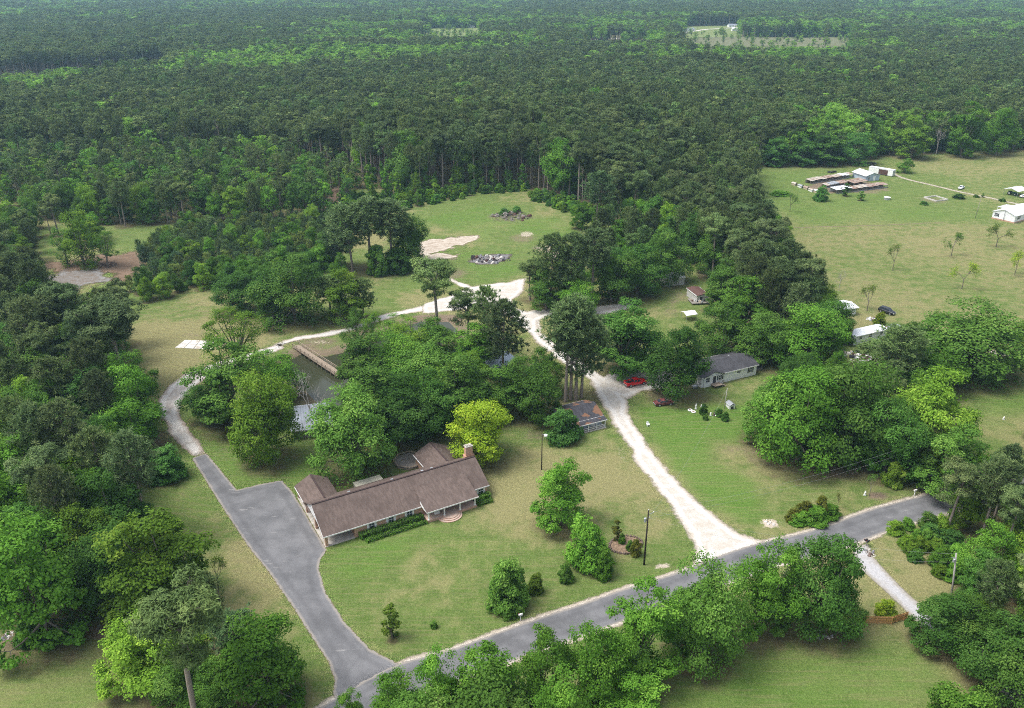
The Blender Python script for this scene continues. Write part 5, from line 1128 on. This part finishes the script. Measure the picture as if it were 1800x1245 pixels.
MB().box(0, 0, .3, l, 3.0, 3.0).build('body', WHITE, o); MB().box(l*.42, -.03, .35, l*.80, -.004, 2.7).build('side_panel', BROWNW, o); MB().box(-.05, -.05, 3.004, l+.05, 3.05, 3.1).build('roof', WMETAL, o); MB().box(l+.004, .4, .4, l+.03, 2.6, 2.7).build('door', GREYM, o)
for x in (.8, l-.8): MB().box(x-.25, .2, 0, x+.25, 2.8, .3).build('block', BLOCK, o)
o = empty('farm_trailer', at(1517, 291)+Vector((0,0,0)), -.15); tag(o, 'old flatbed trailer parked by the pasture edge', 'trailer'); MB().box(0,0,.7,6.5,2.2,.85).build('bed', GWOOD, o); MB().box(0,0,.85,6.5,.08,1.3).box(0,2.12,.85,6.5,2.2,1.3).build('side_rail', DARKM, o)
for x in (1.2, 4.9):
    for y in (-.12, 2.2): MB().tube([(x, y, .42), (x, y+.12, .42)], .42, 14).build('wheel', RUBBER, o)
o = empty('scrap_heap', at(1459, 305), .3); tag(o, 'low dark overgrown scrap heap on the pasture', 'scrap')
for i in range(7): q = random.Random(i); MB().cbox((q.random()*4, q.random()*1.6, .35), 1.6, .9, .7+.4*q.random()).build('scrap_piece', M('dark_scrap', (.05,.055,.04), .9), o)
# block ring, tank
lc, rz, l = place((1627,350), (1644,355)); o = empty('block_ring', at(1645, 350), .35); tag(o, 'square ring of pale blocks on the pasture', 'fire pit')
for i in range(4):
    for j in range(8):
        a = [(-3.4, -3.4), (3.4, -3.4), (3.4, 3.4), (-3.4, 3.4)]; p = Vector(a[i]); q = Vector(a[(i+1) % 4]); c = p+(q-p)*(j+.5)/8; MB().cbox((0, 0, .25), .80, .35, .5).build('block', BLOCK, o, (c.x, c.y, 0), math.pi/2*i)
o = empty('water_tank', at(1559, 351)); tag(o, 'round low white topped tank on the pasture', 'tank'); MB().lathe([(1.3,0),(1.35,.9),(1.3,1.0)], 24).build('tank', GREYM, o, smooth=False); MB().lathe([(1.42,1.0),(1.42,1.08),(.3,1.3),(.1,1.32)], 24).build('lid', WHITE, o)
# small white canopy in the trailer yard and cluttered deck
o = empty('canopy', at(1206, 566), .35); tag(o, 'small white canopy in the trailer yard', 'canopy'); gable_mesh(3.4, 3.0, 2.0, .5, .15, .05).build('cover', WHITE, o); posts(o, [(.1,.1),(3.3,.1),(.1,2.9),(3.3,2.9)], 0, 1.95, .07, GREYM)
o = empty('cluttered_deck', at(1216, 537), .12); tag(o, 'wooden deck crowded with odds and ends beside the brown trailer', 'deck'); 
for i in range(12): MB().box(0, i*.36, .5, 5.5, i*.36+.33, .56).build('plank', GWOOD, o)
posts(o, [(.2,.2),(5.3,.2),(.2,4.1),(5.3,4.1)], 0, .5, .14, WOOD)
for i in range(11):
    q = random.Random(40+i); p = o.matrix_basis @ Vector((.4+q.random()*4.4, .4+q.random()*3.4, .56)); s = .35+.5*q.random(); m_ = [WHITE, DARKM, GREYM, TANR, BROWNW][i % 5]
    b_ = MB().box(-s/2,-s/2,0,s/2,s/2,s*.8).box(-s*.4,-s*.4,s*.8,s*.4,s*.4,s*.9).build('storage_box', m_, None, p, q.random()*3, bevel=.03); tag(b_, ['white','black','grey','tan','brown'][i % 5]+' box among the clutter on the deck beside the brown trailer', 'box', ['white','black','grey','tan','brown'][i % 5]+' clutter on the deck')
# distant houses
FH = [((775,50),(783,50),9,WHITE,WMETAL,'distant white house left in the far field'),((786,49),(797,49),10,SIDE,WMETAL,'distant white house at the middle of the far field'),((823,49),(834,49),11,SIDE,GMETAL,'distant grey roofed house right in the far field'),((1206,56),(1222,55),12,SIDE,GMETAL,'distant house beside the far pale lawn'),((1212,40),(1236,40),14,SIDE,WMETAL,'distant long white building at the top right'),((1281,48),(1296,48),12,SIDE,GMETAL,'distant blue grey house right of the far lawn'),((1287,55),(1300,55),8,WHITE,WMETAL,'distant low white shed right of the far lawn'),((903,39),(912,39),9,WHITE,WMETAL,'distant white roof alone among far trees')]
for pl, pr, D, w_, r__, lab in FH:
    o, L = building('far_house', lab, pl, pr, 0, D, 3.2, 2.0, w_, r__, cat='house', ov=.5)
    for x in (.2, .5, .8): window(o, L*x, 1.7, 1.4, 1.3)

# ------------------------------------------------------------------ dock
a = at(520, 606, .9); b = at(598, 657, .9); dv = b-a; dl = dv.length; o = empty('wooden_dock', (a.x, a.y, 0), math.atan2(dv.y, dv.x)); tag(o, 'long wooden footbridge dock with railings over the pond', 'dock')
pm = MB().box(0, -1.0, .55, .28, 1.0, .61)
p0 = pm.build('plank', WOOD, o)
n = int(dl/.30)
for i in range(1, n): c = p0.copy(); COL.objects.link(c); c.parent = o; c.location = (i*.30, 0, 0)
for s in (-1, 1):
    MB().bar((0, s*.92, 1.55), (dl, s*.92, 1.55), .14, .05).build('hand_rail', WOOD, o); MB().bar((0, s*.95, 1.1), (dl, s*.95, 1.1), .05, .12).build('mid_rail', WOOD, o); MB().bar((0, s*.95, .50), (dl, s*.95, .50), .06, .22).build('side_beam', WOOD, o)
    for i in range(int(dl/2.2)+1): MB().box(i*2.2-.06, s*.92-.06, -1.3, i*2.2+.06, s*.92+.06, 1.52).build('post', WOOD, o)
o2 = MB().bar((0,0,.9), (5.5,2.2,.7), .06, .1).bar((0,0,0), (0,0,.9), .1).bar((5.5,2.2,0), (5.5,2.2,.75), .1).bar((2.7,1.1,0), (2.7,1.1,.85), .1).build('bank_railing', GWOOD, None, (at(490,612).x, at(490,612).y, 0), .25); tag(o2, 'short dark railing on the bank at the left end of the dock', 'railing')
# concrete pad left
P = G([(307,612),(325,598),(378,600),(374,615)]); o = empty('concrete_pad', (P[0][0], P[0][1], 0)); tag(o, 'broken white concrete pad on the left field', 'slab')
q = [Vector((p[0]-P[0][0], p[1]-P[0][1], .10)) for p in P]
for i in range(4):
    for j in range(2):
        f = lambda u, v: q[0].lerp(q[3], u).lerp(q[1].lerp(q[2], u), v); u0, u1, v0, v1 = i/4+.008, (i+1)/4-.008, j/2+.012, (j+1)/2-.012
        MB().slab([f(u0,v0), f(u1,v0), f(u1,v1), f(u0,v1)], .1).build('slab_panel', M('pad_concrete', (.62,.59,.54), .9, .2, .15, 2.0, dirt=(.4,.35,.28)), o)

# ------------------------------------------------------------------ vehicles (heading along +x)
def vehicle(name, label, loc, rz, style, paint, glass=None):
    o = empty(name, loc, rz); glass = glass or GLASS
    # body stations: x, bottom z, top z, half width
    S = {'pickup': [(-2.85,.55,1.02,.86),(-2.8,.48,1.05,.93),(-1.0,.42,1.06,.96),(-.95,.42,1.06,.96),(1.0,.42,1.06,.96),(2.1,.45,1.04,.94),(2.7,.50,.95,.88),(2.85,.55,.80,.78)],
         'sedan': [(-2.3,.45,.86,.74),(-2.2,.34,.94,.82),(-1.3,.28,.96,.87),(0,.26,.93,.88),(1.1,.28,.90,.87),(2.0,.34,.80,.80),(2.3,.42,.66,.70)],
         'suv': [(-2.4,.50,1.08,.84),(-2.3,.40,1.12,.90),(-1.2,.36,1.12,.94),(0,.35,1.10,.94),(1.2,.36,1.08,.93),(2.1,.42,.98,.87),(2.4,.48,.82,.78)]}[style]
    m = MB(); R = 10; rings = []
    for x, zb, zt, hw in S:
        rings.append([(x, -hw*.92, zb), (x, -hw, zb+.15), (x, -hw, zt-.14), (x, -hw*.90, zt-.02), (x, -hw*.5, zt+.02), (x, hw*.5, zt+.02), (x, hw*.90, zt-.02), (x, hw, zt-.14), (x, hw, zb+.15), (x, hw*.92, zb)])
    vs = [v for r in rings for v in r]; fs = []
    for i in range(len(rings)-1):
        for k_ in range(R): fs.append((i*R+k_, i*R+(k_+1) % R, (i+1)*R+(k_+1) % R, (i+1)*R+k_))
    fs += [tuple(range(R)), tuple(range((len(rings)-1)*R, len(rings)*R))[::-1]]
    m.add(vs, fs); m.build('body', paint, o, smooth=False, bevel=.03)
    xb, xf, tb, tf, zr, zt, w0_, w1_ = {'pickup': (-1.0,1.35,-.75,.55,1.0,1.78,.90,.70), 'sedan': (-1.65,1.15,-.85,.25,.88,1.36,.82,.60), 'suv': (-2.25,1.25,-1.95,.45,1.05,1.72,.89,.70)}[style]
    lo = [(xb,-w0_,zr),(xf,-w0_,zr),(xf,w0_,zr),(xb,w0_,zr)]; hi = [(tb,-w1_,zt),(tf,-w1_,zt),(tf,w1_,zt),(tb,w1_,zt)]
    c_ = MB().hexa(lo, hi).build('cabin', paint, o, bevel=.05)
    def pane(nm, i, j, u0, u1, v0=.14, v1=.86):
        a, b, c2, d2 = [Vector(p) for p in (lo[i], lo[j], hi[j], hi[i])]; f = lambda u, v: a.lerp(b, u).lerp(d2.lerp(c2, u), v); nn = (b-a).cross(d2-a).normalized()*.012; nn = nn if nn.dot((a+b)/2-Vector(((xb+xf)/2, 0, 1.3))) > 0 else -nn
        P4 = [f(u0,v0), f(u1,v0), f(u1,v1), f(u0,v1)]; MB().add([p+nn for p in P4]+[p-nn*.5 for p in P4], [(0,1,2,3),(7,6,5,4),(0,4,5,1),(1,5,6,2),(2,6,7,3),(3,7,4,0)]).build(nm, glass, c_)
    pane('windscreen', 1, 2, .06, .94); pane('rear_window', 3, 0, .08, .92)
    for i, j in ((0, 1), (2, 3)):
        u = [.06, .46, .52, .92] if style != 'suv' else [.04, .30, .34, .62]
        pane('side_window', i, j, u[0], u[1]); pane('side_window', i, j, u[2], u[3])
        if style == 'suv': pane('side_window', i, j, .66, .94)
    if style == 'pickup':
        MB().box(-2.72, -.78, 1.075, -1.08, .78, 1.085).build('bed_floor', M('bed_liner', (.03,.03,.03), .9), o); MB().box(-2.82, -.93, 1.075, -1.02, -.80, 1.28).box(-2.82, .80, 1.075, -1.02, .93, 1.28).box(-2.84, -.93, 1.075, -2.74, .93, 1.27).build('bed_side', paint, o)
    wx = {'pickup': (-1.8, 1.85), 'sedan': (-1.35, 1.4), 'suv': (-1.4, 1.5)}[style]; wr = {'pickup': .40, 'sedan': .32, 'suv': .38}[style]; hw = max(s_[3] for s_ in S)
    for x in wx:
        for s in (-1, 1):
            w_ = MB().tube([(x, s*(hw-.18), wr), (x, s*(hw+.03), wr)], wr, 18).build('wheel', RUBBER, o); MB().tube([(x, s*(hw+.031), wr), (x, s*(hw+.045), wr)], wr*.6, 14).build('rim', GREYM, w_)
    fx = S[-1][0]; rx = S[0][0]
    for s in (-1, 1):
        MB().cbox((fx-.04, s*S[-1][3]*.72, S[-1][2]-.08), .16, .34, .16).build('headlight', WHITE, o); MB().cbox((rx+.02, s*S[0][3]*.84, S[0][2]-.14), .12, .18, .28).build('tail_light', M('tail_red', (.35,.02,.02), .3), o)
    MB().cbox((fx+.02, 0, S[-1][1]+.06), .14, S[-1][3]*1.9, .18).build('bumper', GREYM, o); MB().cbox((rx-.03, 0, S[0][1]+.06), .14, S[0][3]*1.9, .18).build('bumper', GREYM, o)
    return tag(o, label, {'pickup': 'truck', 'sedan': 'car', 'suv': 'car'}[style])
def mid(a, b): return (at(*a)+at(*b))/2
def head(a, b): d_ = at(*b)-at(*a); return math.atan2(d_.y, d_.x)
p = mid((1100,680), (1133,673)); vehicle('pickup_truck', 'shiny red pickup truck parked on the white gravel', (p.x, p.y, .015), head((1100,680),(1133,673)), 'pickup', M('red_paint', (.66,.016,.022), .25, .5, .05))
p = mid((1150,713), (1183,709)); vehicle('old_car', 'faded maroon old car resting on the grass', (p.x, p.y, 0), head((1150,713),(1183,709)), 'sedan', M('faded_maroon', (.16,.050,.048), .6, .3, .4, 2.0, dirt=(.26,.17,.15)))
p = mid((1545,546), (1572,555)); vehicle('parked_suv', 'black sport utility car parked on the grass by the tan field', (p.x, p.y, 0), head((1545,546),(1572,555)), 'suv', M('black_paint', (.02,.021,.026), .3, .5, .1))
p = mid((1683,335), (1695,329)); vehicle('parked_car', 'white car parked on the pasture by the pale lane', (p.x, p.y, 0), head((1695,329),(1683,335)), 'sedan', M('white_car_paint', (.75,.76,.77), .3, .5, .05))
p = at(1800, 347); vehicle('parked_car', 'white car beside the carport at the right edge', (p.x, p.y, 0), .5, 'sedan', _mc['white_car_paint'])
p = at(1571, 578); vehicle('parked_car', 'grey car half hidden by the tree beside the long trailer', (p.x, p.y, 0), .4, 'sedan', M('grey_car_paint', (.30,.32,.35), .35, .5, .1))
p = at(1069, 618); vehicle('parked_car', 'dark car half hidden under the tree above the red pickup', (p.x, p.y, 0), .2, 'sedan', _mc['black_paint'])
o = empty('tractor', local(bpy.data.objects['carport'], (1.0, 2.6, 0)), bpy.data.objects['carport'].rotation_euler.z+.2); tag(o, 'dark green tractor under the white carport', 'tractor')
TG = M('tractor_green', (.03,.09,.06), .5); MB().box(1.2,-.4,.7,3.2,.4,1.35).build('bonnet', TG, o, bevel=.06); MB().box(0,-.5,.7,1.2,.5,1.0).build('chassis', DARKM, o); MB().box(.1,-.3,1.0,.6,.3,1.1).box(.0,-.3,1.1,.1,.3,1.6).build('seat', DARKM, o); MB().tube([(2.6,.2,1.35),(2.6,.2,2.1)], .05, 8).build('exhaust', DARKM, o)
for x, r_, y in ((.4,.75,.75), (2.8,.45,.65)):
    for s in (-1, 1): w_ = MB().tube([(x, s*y-.17, r_), (x, s*y+.17, r_)], r_, 18).build('wheel', RUBBER, o); MB().tube([(x, s*(y+.175), r_), (x, s*(y+.19), r_)], r_*.5, 12).build('rim', WHITE, w_)

# ------------------------------------------------------------------ poles, wires, mailboxes
def pole(label, xb, yb, yt, r0, m, lean=(0, 0), name='utility_pole'):
    g_ = at(xb, yb); h = height(xb, yb, yt); o = empty(name, (g_.x, g_.y, 0)); tag(o, label, 'pole')
    MB().tube([(0,0,-.5), (lean[0]*.5,lean[1]*.5,h*.5), (lean[0],lean[1],h)], [r0, r0*.85, r0*.65], 10).build('shaft', m, o, smooth=True); return o, h
o1, h1 = pole('dark utility pole with transformer on the lawn near the road', 1132, 993, 897, .17, POLE)
MB().lathe([(.05,0),(.22,.06),(.23,.75),(.18,.82),(.05,.86)], 14, (-.42, 0, h1-2.4)).build('transformer', GREYM, o1); MB().bar((-.42,0,h1-2.1), (0,0,h1-2.1), .06).build('bracket', DARKM, o1); MB().bar((0,0,h1-.9), (1.0,.25,h1-.55), .07).build('arm', GREYM, o1)
for x, z in ((0, 0), (.9, -.5), (.3, -1.6)): MB().lathe([(.04,0),(.07,.05),(.05,.1),(.07,.15),(.03,.2)], 8, (x, .1 if x else 0, h1+z)).build('insulator', WHITE, o1)
o2_, h2 = pole('thin dark pole with white lamp head on the lawn', 952, 826, 764, .12, POLE, name='lamp_pole'); MB().box(-.1,-.05,h2-.1,.8,.05,h2).build('arm', GREYM, o2_); MB().lathe([(.14,0),(.34,.08),(.36,.40),(.12,.50)], 12, (.7, 0, h2-.45)).build('lamp_head', WHITE, o2_)
o3, h3 = pole('bleached pale leaning utility pole at the lower right', 1672, 1056, 974, .17, PPOLE, (-1.2, .2)); MB().lathe([(.05,0),(.2,.06),(.2,.6),(.05,.68)], 12, (-1.35, 0, h3-1.6)).build('transformer', GREYM, o3); MB().bar((-1.2,0,h3-.8), (-1.9,.1,h3-.7), .06).build('arm', GREYM, o3)
o4, h4 = pole('slim pale pole in the mobile home garden', 1272, 724, 682, .09, PPOLE, (.2, 0), 'service_pole')
o5, h5 = pole('thin leaning pole on the pasture before the white house', 1714, 384, 347, .11, GWOOD, (.5, 0), 'service_pole')
o6, h6 = pole('short dark pole at the corner of the white house', 1763, 389, 370, .08, DARKM, (0, 0), 'service_pole')
o7, h7 = pole('slim dark pole at the dog pens kennel', 1526, 319, 303, .06, DARKM, (0, 0), 'service_pole')
WIRE = M('wire_metal', (.35,.36,.36), .5, .4, .1)
def wire(label, a, b, sag, r=.009):
    a = Vector(a); b = Vector(b); P = [a.lerp(b, t_/20)-Vector((0,0,sag*4*(t_/20)*(1-t_/20))) for t_ in range(21)]
    w_ = MB().tube([p-a for p in P], r, 5).build('overhead_wire', WIRE, None, a); tag(w_, label, 'wire')
top = lambda o_, h_, dx=0, dz=0: Vector(o_.location)+Vector((dx, 0, h_+dz))
wire('upper overhead wire running left from the pale leaning pole', top(o3, h3, -1.2), top(o1, h1, 0, .1), 1.6); wire('lower overhead wire running left from the pale leaning pole', top(o3, h3, -1.2, -1.6), top(o1, h1, .1, -1.5), 2.2)
fe = at(1700, 745, 9.0); wire('upper overhead wire from the dark utility pole across the green lawn', top(o1, h1, .9, -.3), fe, 2.0); wire('lower overhead wire from the dark utility pole across the green lawn', top(o1, h1, .3, -1.5), fe-Vector((0,0,1.6)), 2.0)
wire('service wire from the dark utility pole to the slim garden pole', top(o1, h1, .1, -1.6), top(o4, h4, .2), 2.0, .012)
def mailbox(label, x, y, n, col, rz):
    g_ = at(x, y); o = empty('mailbox', (g_.x, g_.y, 0), rz); tag(o, label, 'mailbox')
    MB().box(-.06,-.06,0,.06,.06,1.05).build('post', WHITE if col is WHITE else GWOOD, o)
    for i in range(n):
        y0 = (i-(n-1)/2)*.42; m = MB(); K = 8; pts = [(math.cos(math.pi*q/K)*.15, .18+math.sin(math.pi*q/K)*.15) for q in range(K+1)]+[(-.15, 0), (.15, 0)]
        m.add([(-.30, y0+u, 1.05+v) for u, v in pts]+[(.30, y0+u, 1.05+v) for u, v in pts], [tuple(range(K+3)), tuple(range(K+3, 2*K+6))[::-1]]+[(q, (q+1) % (K+3), K+3+(q+1) % (K+3), K+3+q) for q in range(K+3)]); b_ = m.build('box', col, o)
        MB().box(-.31,y0+.16,1.15,-.16,y0+.18,1.40).build('flag', M('tail_red', (.35,.02,.02)), b_)
    return o
mailbox('white mailbox on a post at the road below the front lawn', 915, 1091, 1, WHITE, .4); mailbox('white mailbox on the verge where the road goes under the trees', 1607, 871, 1, WHITE, .4); mailbox('pair of black mailboxes at the mouth of the lower right drive', 1522, 960, 2, DARKM, .5)

# ------------------------------------------------------------------ fence at the lower right
FP = [at(1514, 1096), at(1566, 1097), at(1594, 1088)]
o = empty('wooden_fence', FP[0]); tag(o, 'low honey coloured wooden board fence bent at the middle beside the lower right drive', 'fence')
for a, b in zip(FP, FP[1:]):
    d_ = b-a; l = d_.length; rz = math.atan2(d_.y, d_.x); off = a-FP[0]; n = int(l/.16)
    b0 = None
    for i in range(n):
        p = off+d_*((i+.5)/n); hgt = 1.45+.03*((i*7) % 3)
        if b0 is None: b0 = MB().box(-.07,-.011,0.05,.07,.011,1.47).build('board', NWOOD, o, p, rz)
        else: c_ = b0.copy(); COL.objects.link(c_); c_.parent = o; c_.location = p; c_.rotation_euler = (0, 0, rz)
    for z in (.35, .8, 1.25): nv = Vector((d_.y, -d_.x, 0)).normalized()*.04; MB().bar(off+nv+Vector((0,0,z)), off+d_+nv+Vector((0,0,z)), .05, .10).build('rail', NWOOD, o)
    for i in range(int(l/2.4)+1): p = off+d_*min(1, i*2.4/l)+Vector((d_.y, -d_.x, 0)).normalized()*.10; MB().box(-.05,-.05,0,.05,.05,1.4).build('post', NWOOD, o, p, rz)

# ------------------------------------------------------------------ beds, garden things, debris
o = empty('garden_bed', at(1100, 958), 0); tag(o, 'oval mulch bed ringed with dark edging stones on the lawn', 'flower bed')
pts = [(2.9*math.cos(a)*(1+.08*math.sin(2*a)), 2.5*math.sin(a)+.25*math.cos(a)) for a in np.linspace(0, 2*math.pi, 33)[:-1]]
MB().slab([(x*.97, y*.97, .05) for x, y in pts], .05).build('mulch', MULCH, o)
for i, (x, y) in enumerate(pts):
    q = random.Random(i); s = .22+.08*q.random(); MB().hexa([(-s,-s*.7,0),(s,-s*.7,0),(s*.9,s*.7,0),(-s*.9,s*.7,0)], [(-s*.8,-s*.5,.22+.1*q.random()),(s*.7,-s*.5,.25),(s*.7,s*.5,.22),(-s*.7,s*.5,.26)]).build('edging_stone', STONE, o, (x, y, .0), q.random()*3)
o = tag(empty('dog_house', at(1282, 720), .25), 'little white dog house with grey roof by the large rounded tree', 'dog house'); MB().box(0,0,0,1.4,1.8,1.0).build('wall', WHITE, o); gable_mesh(1.4, 1.8, 1.02, .45, .15, .05, axis='y').build('roof', GREYM, o); MB().box(.4,-.03,.1,1.0,-.005,.7).build('dark_opening', DARKM, o)  # no real hole: a dark plate paints the shade of the entrance
def torus(R, r, n=20, k=8):
    m = MB(); vs = [((R+r*math.cos(2*math.pi*j/k))*math.cos(2*math.pi*i/n), (R+r*math.cos(2*math.pi*j/k))*math.sin(2*math.pi*i/n), r+r*math.sin(2*math.pi*j/k)) for i in range(n) for j in range(k)]
    return m.add(vs, [(i*k+j, ((i+1) % n)*k+j, ((i+1) % n)*k+(j+1) % k, i*k+(j+1) % k) for i in range(n) for j in range(k)])
for x, y, lab in ((1213,722,'left white tyre planter on the grass of the mobile home garden'), (1219,725,'white tyre planter just right of the other one'), (1183,690,'white tyre planter under the large dark tree'), (1260,731,'white tyre planter in the middle of the garden bed')):
    g_ = at(x, y); o = tag(empty('tyre_planter', (g_.x, g_.y, 0)), lab, 'planter'); torus(.42, .14).build('tyre', WHITE, o, smooth=True); MB().lathe([(.3,.02),(.3,.18),(.05,.2)], 12).build('soil', MULCH, o)
def chair(label, x, y, rz, m):
    g_ = at(x, y); o = tag(empty('garden_chair', (g_.x, g_.y, 0), rz), label, 'chair'); MB().box(-.28,-.28,.38,.28,.28,.43).build('seat', m, o); MB().hexa([(-.28,.24,.43),(.28,.24,.43),(.28,.29,.43),(-.28,.29,.43)], [(-.24,.36,.95),(.24,.36,.95),(.24,.41,.95),(-.24,.41,.95)]).build('backrest', m, o)
    for sx in (-1, 1):
        for sy in (-1, 1): MB().box(sx*.25-.03, sy*.25-.03, 0, sx*.25+.03, sy*.25+.03, .38).build('leg', m, o)
        MB().box(sx*.31-.03, -.28, .6, sx*.31+.03, .28, .64).build('armrest', m, o)
chair('white garden chair lying alone on the green lawn beside the gravel drive', 1139, 749, .4, WHITE); chair('white garden chair under the trees above the red pickup', 1117, 648, 1.2, WHITE)
def statue(label, x, y, h, m, nm='garden_statue'):
    g_ = at(x, y); o = tag(empty(nm, (g_.x, g_.y, 0)), label, 'statue'); MB().box(-.2,-.2,0,.2,.2,.2).build('plinth', m, o); MB().lathe([(.16,.2),(.19,h*.35),(.12,h*.55),(.20,h*.68),(.16,h*.8),(.07,h*.85),(.12,h*.92),(.10,h),(.02,h*1.03)], 14).build('figure', m, o, smooth=True)
statue('white garden ornament left of the round shrub', 1223, 719, 1.3, WHITE); statue('small white ornament in the middle of the garden bed', 1249, 731, .9, WHITE); statue('brown garden ornament beside the white one in the bed', 1255, 731, 1.0, BROWNW); statue('small white ornament at the right end of the garden bed', 1233, 716, .7, WHITE)
statue('white heron ornament on the verge by the road bend', 1520, 871, 1.0, WHITE); statue('white ornament on the right lawn', 1764, 738, .8, WHITE)
g_ = at(1221, 683); o = tag(empty('gas_tank', (g_.x, g_.y, 0), .3), 'grey gas tank beside the mobile home steps', 'tank'); MB().tube([(-.8,0,.6),(-.7,0,.6),(.7,0,.6),(.8,0,.6)], [.2,.42,.42,.2], 14).build('tank', GREYM, o, smooth=True); MB().box(-.5,-.3,0,-.4,.3,.25).box(.4,-.3,0,.5,.3,.25).build('cradle', GREYM, o)
# debris
def pile(name, label, px, py, rx, ry, n, mats, smin, smax, zmax, seed, kind='stone'):
    r = np.random.default_rng(seed); g_ = at(px, py); o = tag(empty(name, (g_.x, g_.y, 0)), label, 'pile'); mx = px_m(px, py); my = abs(at(px, py-1).y-at(px, py+1).y)/2
    for i in range(n):
        a = r.random()*6.28; q = r.random()**.6; x = math.cos(a)*q*rx*mx; y = math.sin(a)*q*ry*my; s = smin+(smax-smin)*r.random()**2; z = zmax*(1-q)*r.random()
        m = MB()
        if kind == 'stone' or i % 3 == 0: m.hexa([(-s*(.7+.5*r.random()),-s*.7,0),(s,-s*(.5+.5*r.random()),0),(s*.8,s*.8,0),(-s*.9,s*.6,0)], [(-s*.6,-s*.4,s*(.4+.5*r.random())),(s*.6,-s*.3,s*.6),(s*.5,s*.5,s*(.3+.5*r.random())),(-s*.5,s*.4,s*.6)])
        else:
            d = nrm(r.normal(size=3)*np.array([1,1,.45])); L = s*4; m.tube([(0,0,s*.3), tuple(d*L*.5+np.array([0,0,s*.5])), tuple(np.abs(d)*np.array([np.sign(d[0]),np.sign(d[1]),1])*L)], [.07*s+.03,.05*s+.02,.015], 5)
        m.build('rubble_piece' if kind == 'stone' else 'branch', mats[i % len(mats)], o, (x, y, z), r.random()*6)
ASH = M('ash_grey', (.20,.20,.21), .95, .1, .4, 4); CHAR = M('charred', (.05,.045,.05), .95, .1, .4, 4); PALE = M('pale_rubble', (.55,.52,.48), .95, .1, .2)
sheet('ash_ground', [G([(822,460),(840,452),(870,447),(900,447),(893,455),(872,464),(845,465)])], gravel_mat('ash_soil', (0.10,0.098,0.10), (0.30,0.29,0.29), (0.12,0.10,0.08), 6, .8, .6), 0.010, .5, 1.5, 'grey ash covered ground of the burn heap')
pile('burn_pile', 'burnt ash and rubble heap in the middle of the clearing', 862, 456, 36, 8, 90, [ASH, CHAR, ASH, PALE, CHAR, BROWNW], .25, .9, .5, 3)
pile('brush_pile', 'grey brush heap with weeds at the back of the clearing', 898, 381, 36, 9, 130, [GWOOD, M('grey_twigs', (.16,.14,.12), .95), BROWNW, GWOOD], .4, 1.1, 1.6, 4, 'brush')
pile('limb_heap', 'heap of pale rubble behind the black mailboxes', 1530, 972, 9, 8, 26, [PALE, STONE, ASH], .12, .35, .2, 5)
pile('dirt_heap', 'heap of brown branches on the bare dirt patch', 190, 466, 16, 5, 40, [BROWNW, WOOD, BROWNW], .3, .8, .8, 6, 'brush')
pile('sand_heap', 'small heap of pale broken concrete by the road verge', 1355, 919, 10, 6, 18, [PALE, TANR], .12, .4, .1, 8)
pile('junk_heap', 'jumbled white and tan junk beside the long trailer', 1515, 630, 30, 14, 70, [WHITE, TANR, GREYM, PALE, DARKM, BROWNW, GWOOD], .25, .8, .5, 9)
pile('scrap_pile', 'pale scrap lumber on the grass by the pampas clump', 1533, 562, 10, 4, 22, [WHITE, TANR, BROWNW, GREYM], .25, .7, .3, 10)
pile('log_pile', 'grey litter of stones at the left end of the bottom lawn', 10, 1118, 12, 8, 16, [PALE, ASH], .15, .4, .2, 12)
pile('rubble_strip', 'pale rubble strip under the roadside trees at the bottom lawn', 1440, 1119, 26, 5, 30, [PALE, ASH], .1, .3, .1, 13)
g_ = at(1555, 607); o = tag(empty('garden_tractor', (g_.x, g_.y, 0), .4), 'small orange mower among the junk by the trailer', 'mower'); MB().box(-.8,-.4,.3,.8,.4,.7).build('body', M('orange_paint', (.6,.2,.03), .4), o, bevel=.08); MB().box(-.6,-.25,.7,-.2,.25,1.1).build('seat', DARKM, o)
for x in (-.5, .55):
    for s in (-1, 1): MB().tube([(x, s*.42, .25), (x, s*.6, .25)], .25, 12).build('wheel', RUBBER, o)

# ------------------------------------------------------------------ haze: even air over the whole place
hm = bpy.data.materials.new('haze_air'); hm.use_nodes = True; hn = hm.node_tree.nodes
for n in list(hn): hn.remove(n)
ho = hn.new('ShaderNodeOutputMaterial'); hv = hn.new('ShaderNodeVolumePrincipled'); hv.inputs['Color'].default_value = (0.50, 0.80, 1.0, 1)
hv.inputs['Density'].default_value = 0.00013; hv.inputs['Anisotropy'].default_value = 0.2
hm.node_tree.links.new(hv.outputs[0], ho.inputs['Volume'])
hz = MB().box(-4700, -3100, -3.0, 4700, 5300, CAM_H+4).build('haze', hm); tag(hz, 'thin pale haze over the whole countryside', kind='stuff')
